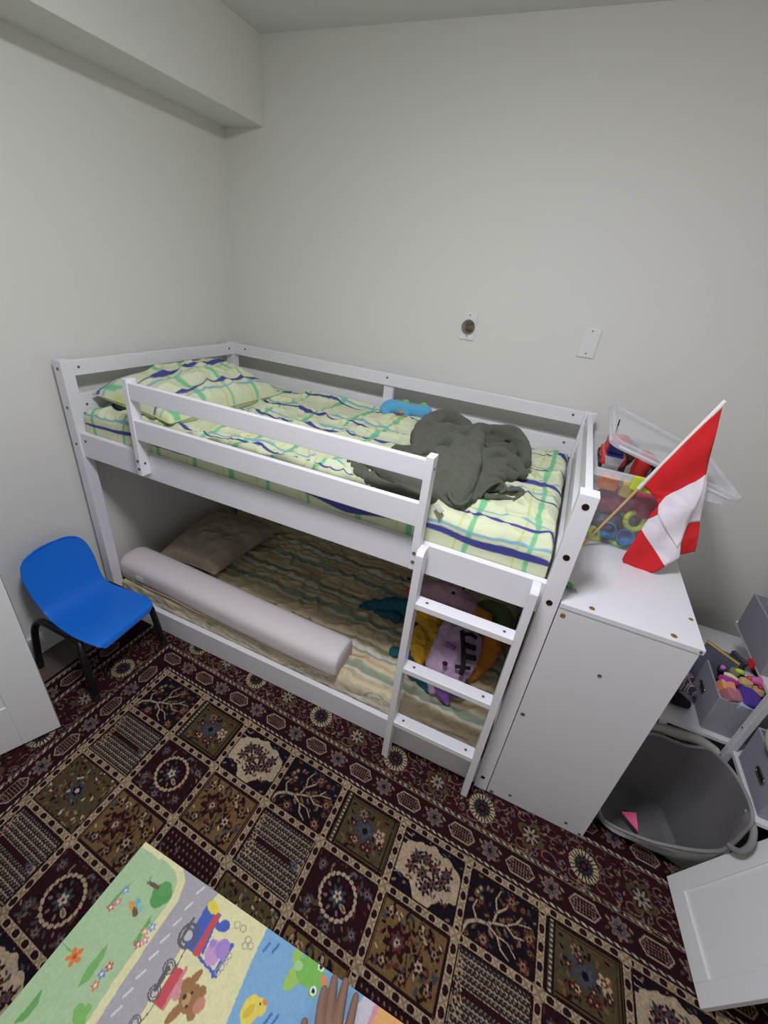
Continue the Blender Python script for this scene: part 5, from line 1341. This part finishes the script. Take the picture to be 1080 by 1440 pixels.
# ------------------------------------------------------------------ slumped grey hamper on the floor
HAMP = mat('grey_canvas', (138, 138, 136), .9, 0, .3, 260, .06, 40); HIN = mat('grey_lining', (112, 110, 112), .85, 0, .2, 200, .05, 30)
def hamper():
    t = thing('laundry_hamper', 'slumped grey fabric hamper with open mouth on the floor right of the cabinet', 'hamper', (2.55, .17, .001))
    rim = [(2.405, .079, .045), (2.518, .045, .081), (2.627, .037, .137), (2.688, .024, .212), (2.701, .020, .27), (2.702, .019, .34), (2.699, .026, .410), (2.697, .100, .418), (2.676, .180, .412), (2.650, .262, .372), (2.578, 0.261, 0.35), (2.485, .272, .335), (2.405, .215, .30), (2.378, .120, .16)]
    P = [Vector(p) for p in rim]; Lp = spline([P[-1]] + P + [P[0], P[1]], 6)[6:-6 - 1 + 1]
    Lp = Lp[:len(P) * 6]
    bot = []
    for p in Lp:
        q_ = Vector(p); q_.z = .004
        q_.x = 2.535 + (q_.x - 2.535) * .86; q_.y = .175 + (q_.y - .175) * .84 + .015
        bot.append(q_)
    bm = bmesh.new(); n = len(Lp)
    def lerp(f, off, wob):
        out = []
        for i, (a, b) in enumerate(zip(Lp, bot)):
            p = a * (1 - f) + b * f; c_ = Vector((2.545, .17, p.z)); d = (p - c_); d.z = 0
            dn = d.normalized()
            p = p + dn * (math.sin(f * PI) * .016 + wob * noise.noise(Vector((i * .16, f * 3, 4))) * math.sin(min(1, f * 1.2) * PI)) - dn * off
            out.append(bm.verts.new(p))
        return out
    outer = [lerp(f, 0, .02) for f in (0, .12, .3, .5, .7, .88, 1)]
    inner = [lerp(f, .006, .02) for f in (0, .12, .3, .5, .7, .86)]
    fl = [bm.verts.new(Vector((v.co.x * .95 + 2.54 * .05, v.co.y * .92 + .18 * .08, .010))) for v in inner[-1]]
    def q(A, B, mi, flip=False):
        for k in range(n):
            f = bm.faces.new((A[k], A[(k + 1) % n], B[(k + 1) % n], B[k])); f.material_index = mi
    for A, B in zip(outer, outer[1:]): q(A, B, 0)
    for A, B in zip(inner, inner[1:]): q(A, B, 1)
    q(inner[-1], fl, 1); q(outer[0], inner[0], 0)
    f = bm.faces.new(outer[-1][::-1]); f = bm.faces.new(fl); f.material_index = 1
    bmesh.ops.recalc_face_normals(bm, faces=bm.faces)
    obj('hamper_body', bm, [HAMP, HIN], t, True, auto=1.2)
    cuff = spline([(2.430, .262, .322), (2.485, .290, .345), (2.560, .286, .362), (2.620, .284, .372), (2.668, .240, .400)], 6)
    bm = bmesh.new(); rows = []
    for i, p in enumerate(cuff):
        k = math.sin(PI * i / (len(cuff) - 1)) ** .5
        rows.append([bm.verts.new(p + Vector((0, -.004, -.012))), bm.verts.new(p + Vector((0, .004, .008 * k))), bm.verts.new(p + Vector((.004 * k, .022 * k, .010 * k))), bm.verts.new(p + Vector((.006 * k, .040 * k, -.012)))])
    for A, B in zip(rows, rows[1:]):
        for k in range(3): bm.faces.new((A[k], A[k + 1], B[k + 1], B[k]))
    co = obj('folded_cuff', bm, mat('light_grey_canvas', (168, 166, 158), .9, 0, .4, 200, .08, 30), t, True)
    so = co.modifiers.new('s', 'SOLIDIFY'); so.thickness = .004
    obj('rim_binding', tube(bmesh.new(), [v + Vector((0, 0, .002)) for v in Lp] + [Lp[0] + Vector((0, 0, .002))], .0055, 8), HAMP, t, True)
    obj('handle_strap', tube(bmesh.new(), spline([(2.698, .06, .40), (2.712, .02, .385), (2.716, -.005, .345), (2.708, -.008, .30), (2.698, .02, .27)], 6), .009, 8), HAMP, t, True)
hamper()
bm = bmesh.new(); c_ = Vector((2.487, .107, .062))
tri = [Vector(p) for p in ((-.020, .008, .006), (.026, .022, .014), (.034, -.030, -.002))]
vs_ = [bm.verts.new(c_ + p) for p in tri]; f = bm.faces.new(vs_); e_ = bmesh.ops.extrude_face_region(bm, geom=[f]); bmesh.ops.translate(bm, verts=[v for v in e_['geom'] if isinstance(v, bmesh.types.BMVert)], vec=(0, .002, .005))
bmesh.ops.recalc_face_normals(bm, faces=bm.faces)
tag(obj('foam_triangle', bm, mat('hot_pink_foam', (236, 92, 146), .6)), 'hot pink foam triangle lying inside the grey hamper', 'toy')
sausage('black_strap', 'short black strap under the pink foam triangle in the hamper', [(2.466, .116, .064), (2.480, .126, .068), (2.500, .122, .068), (2.512, .104, .062)], .0042, TOYBLK)

# ------------------------------------------------------------------ white shaker panel leaning at the lower right
def lean_panel():
    t = thing('cabinet_door', 'loose white shaker cabinet door leaning at the lower right corner', 'cabinet door', (2.624, 0.008, 0.006))
    o = Vector((2.624, 0.008, 0.006)); e = Vector((.1391731, -.99026807, 0)); u = Vector((.35488034, .04987518, .93358043)); n_ = -(e.cross(u)).normalized()
    if n_.x > 0: n_ = -n_
    mt = Matrix(((e.x, u.x, n_.x, o.x), (e.y, u.y, n_.y, o.y), (e.z, u.z, n_.z, o.z), (0, 0, 0, 1)))
    W_, H_, T_ = 0.315, .95, .019
    fw = .052
    bm = bmesh.new(); bx(bm, fw - .004, W_ - fw + .004, fw - .004, H_ - fw + .004, -T_ + .002, -.007); bmesh.ops.transform(bm, matrix=mt, verts=bm.verts); obj('centre_panel', bm, TRIM, t)
    for a in ((0, fw, 0, H_), (W_ - fw, W_, 0, H_)):
        obj('stile', box(*a, -T_, 0, .0015, mt), TRIM, t)
    for a in ((fw, W_ - fw, 0, fw), (fw, W_ - fw, H_ - fw, H_)):
        obj('frame_rail', box(*a, -T_, 0, .0015, mt), TRIM, t)
lean_panel()
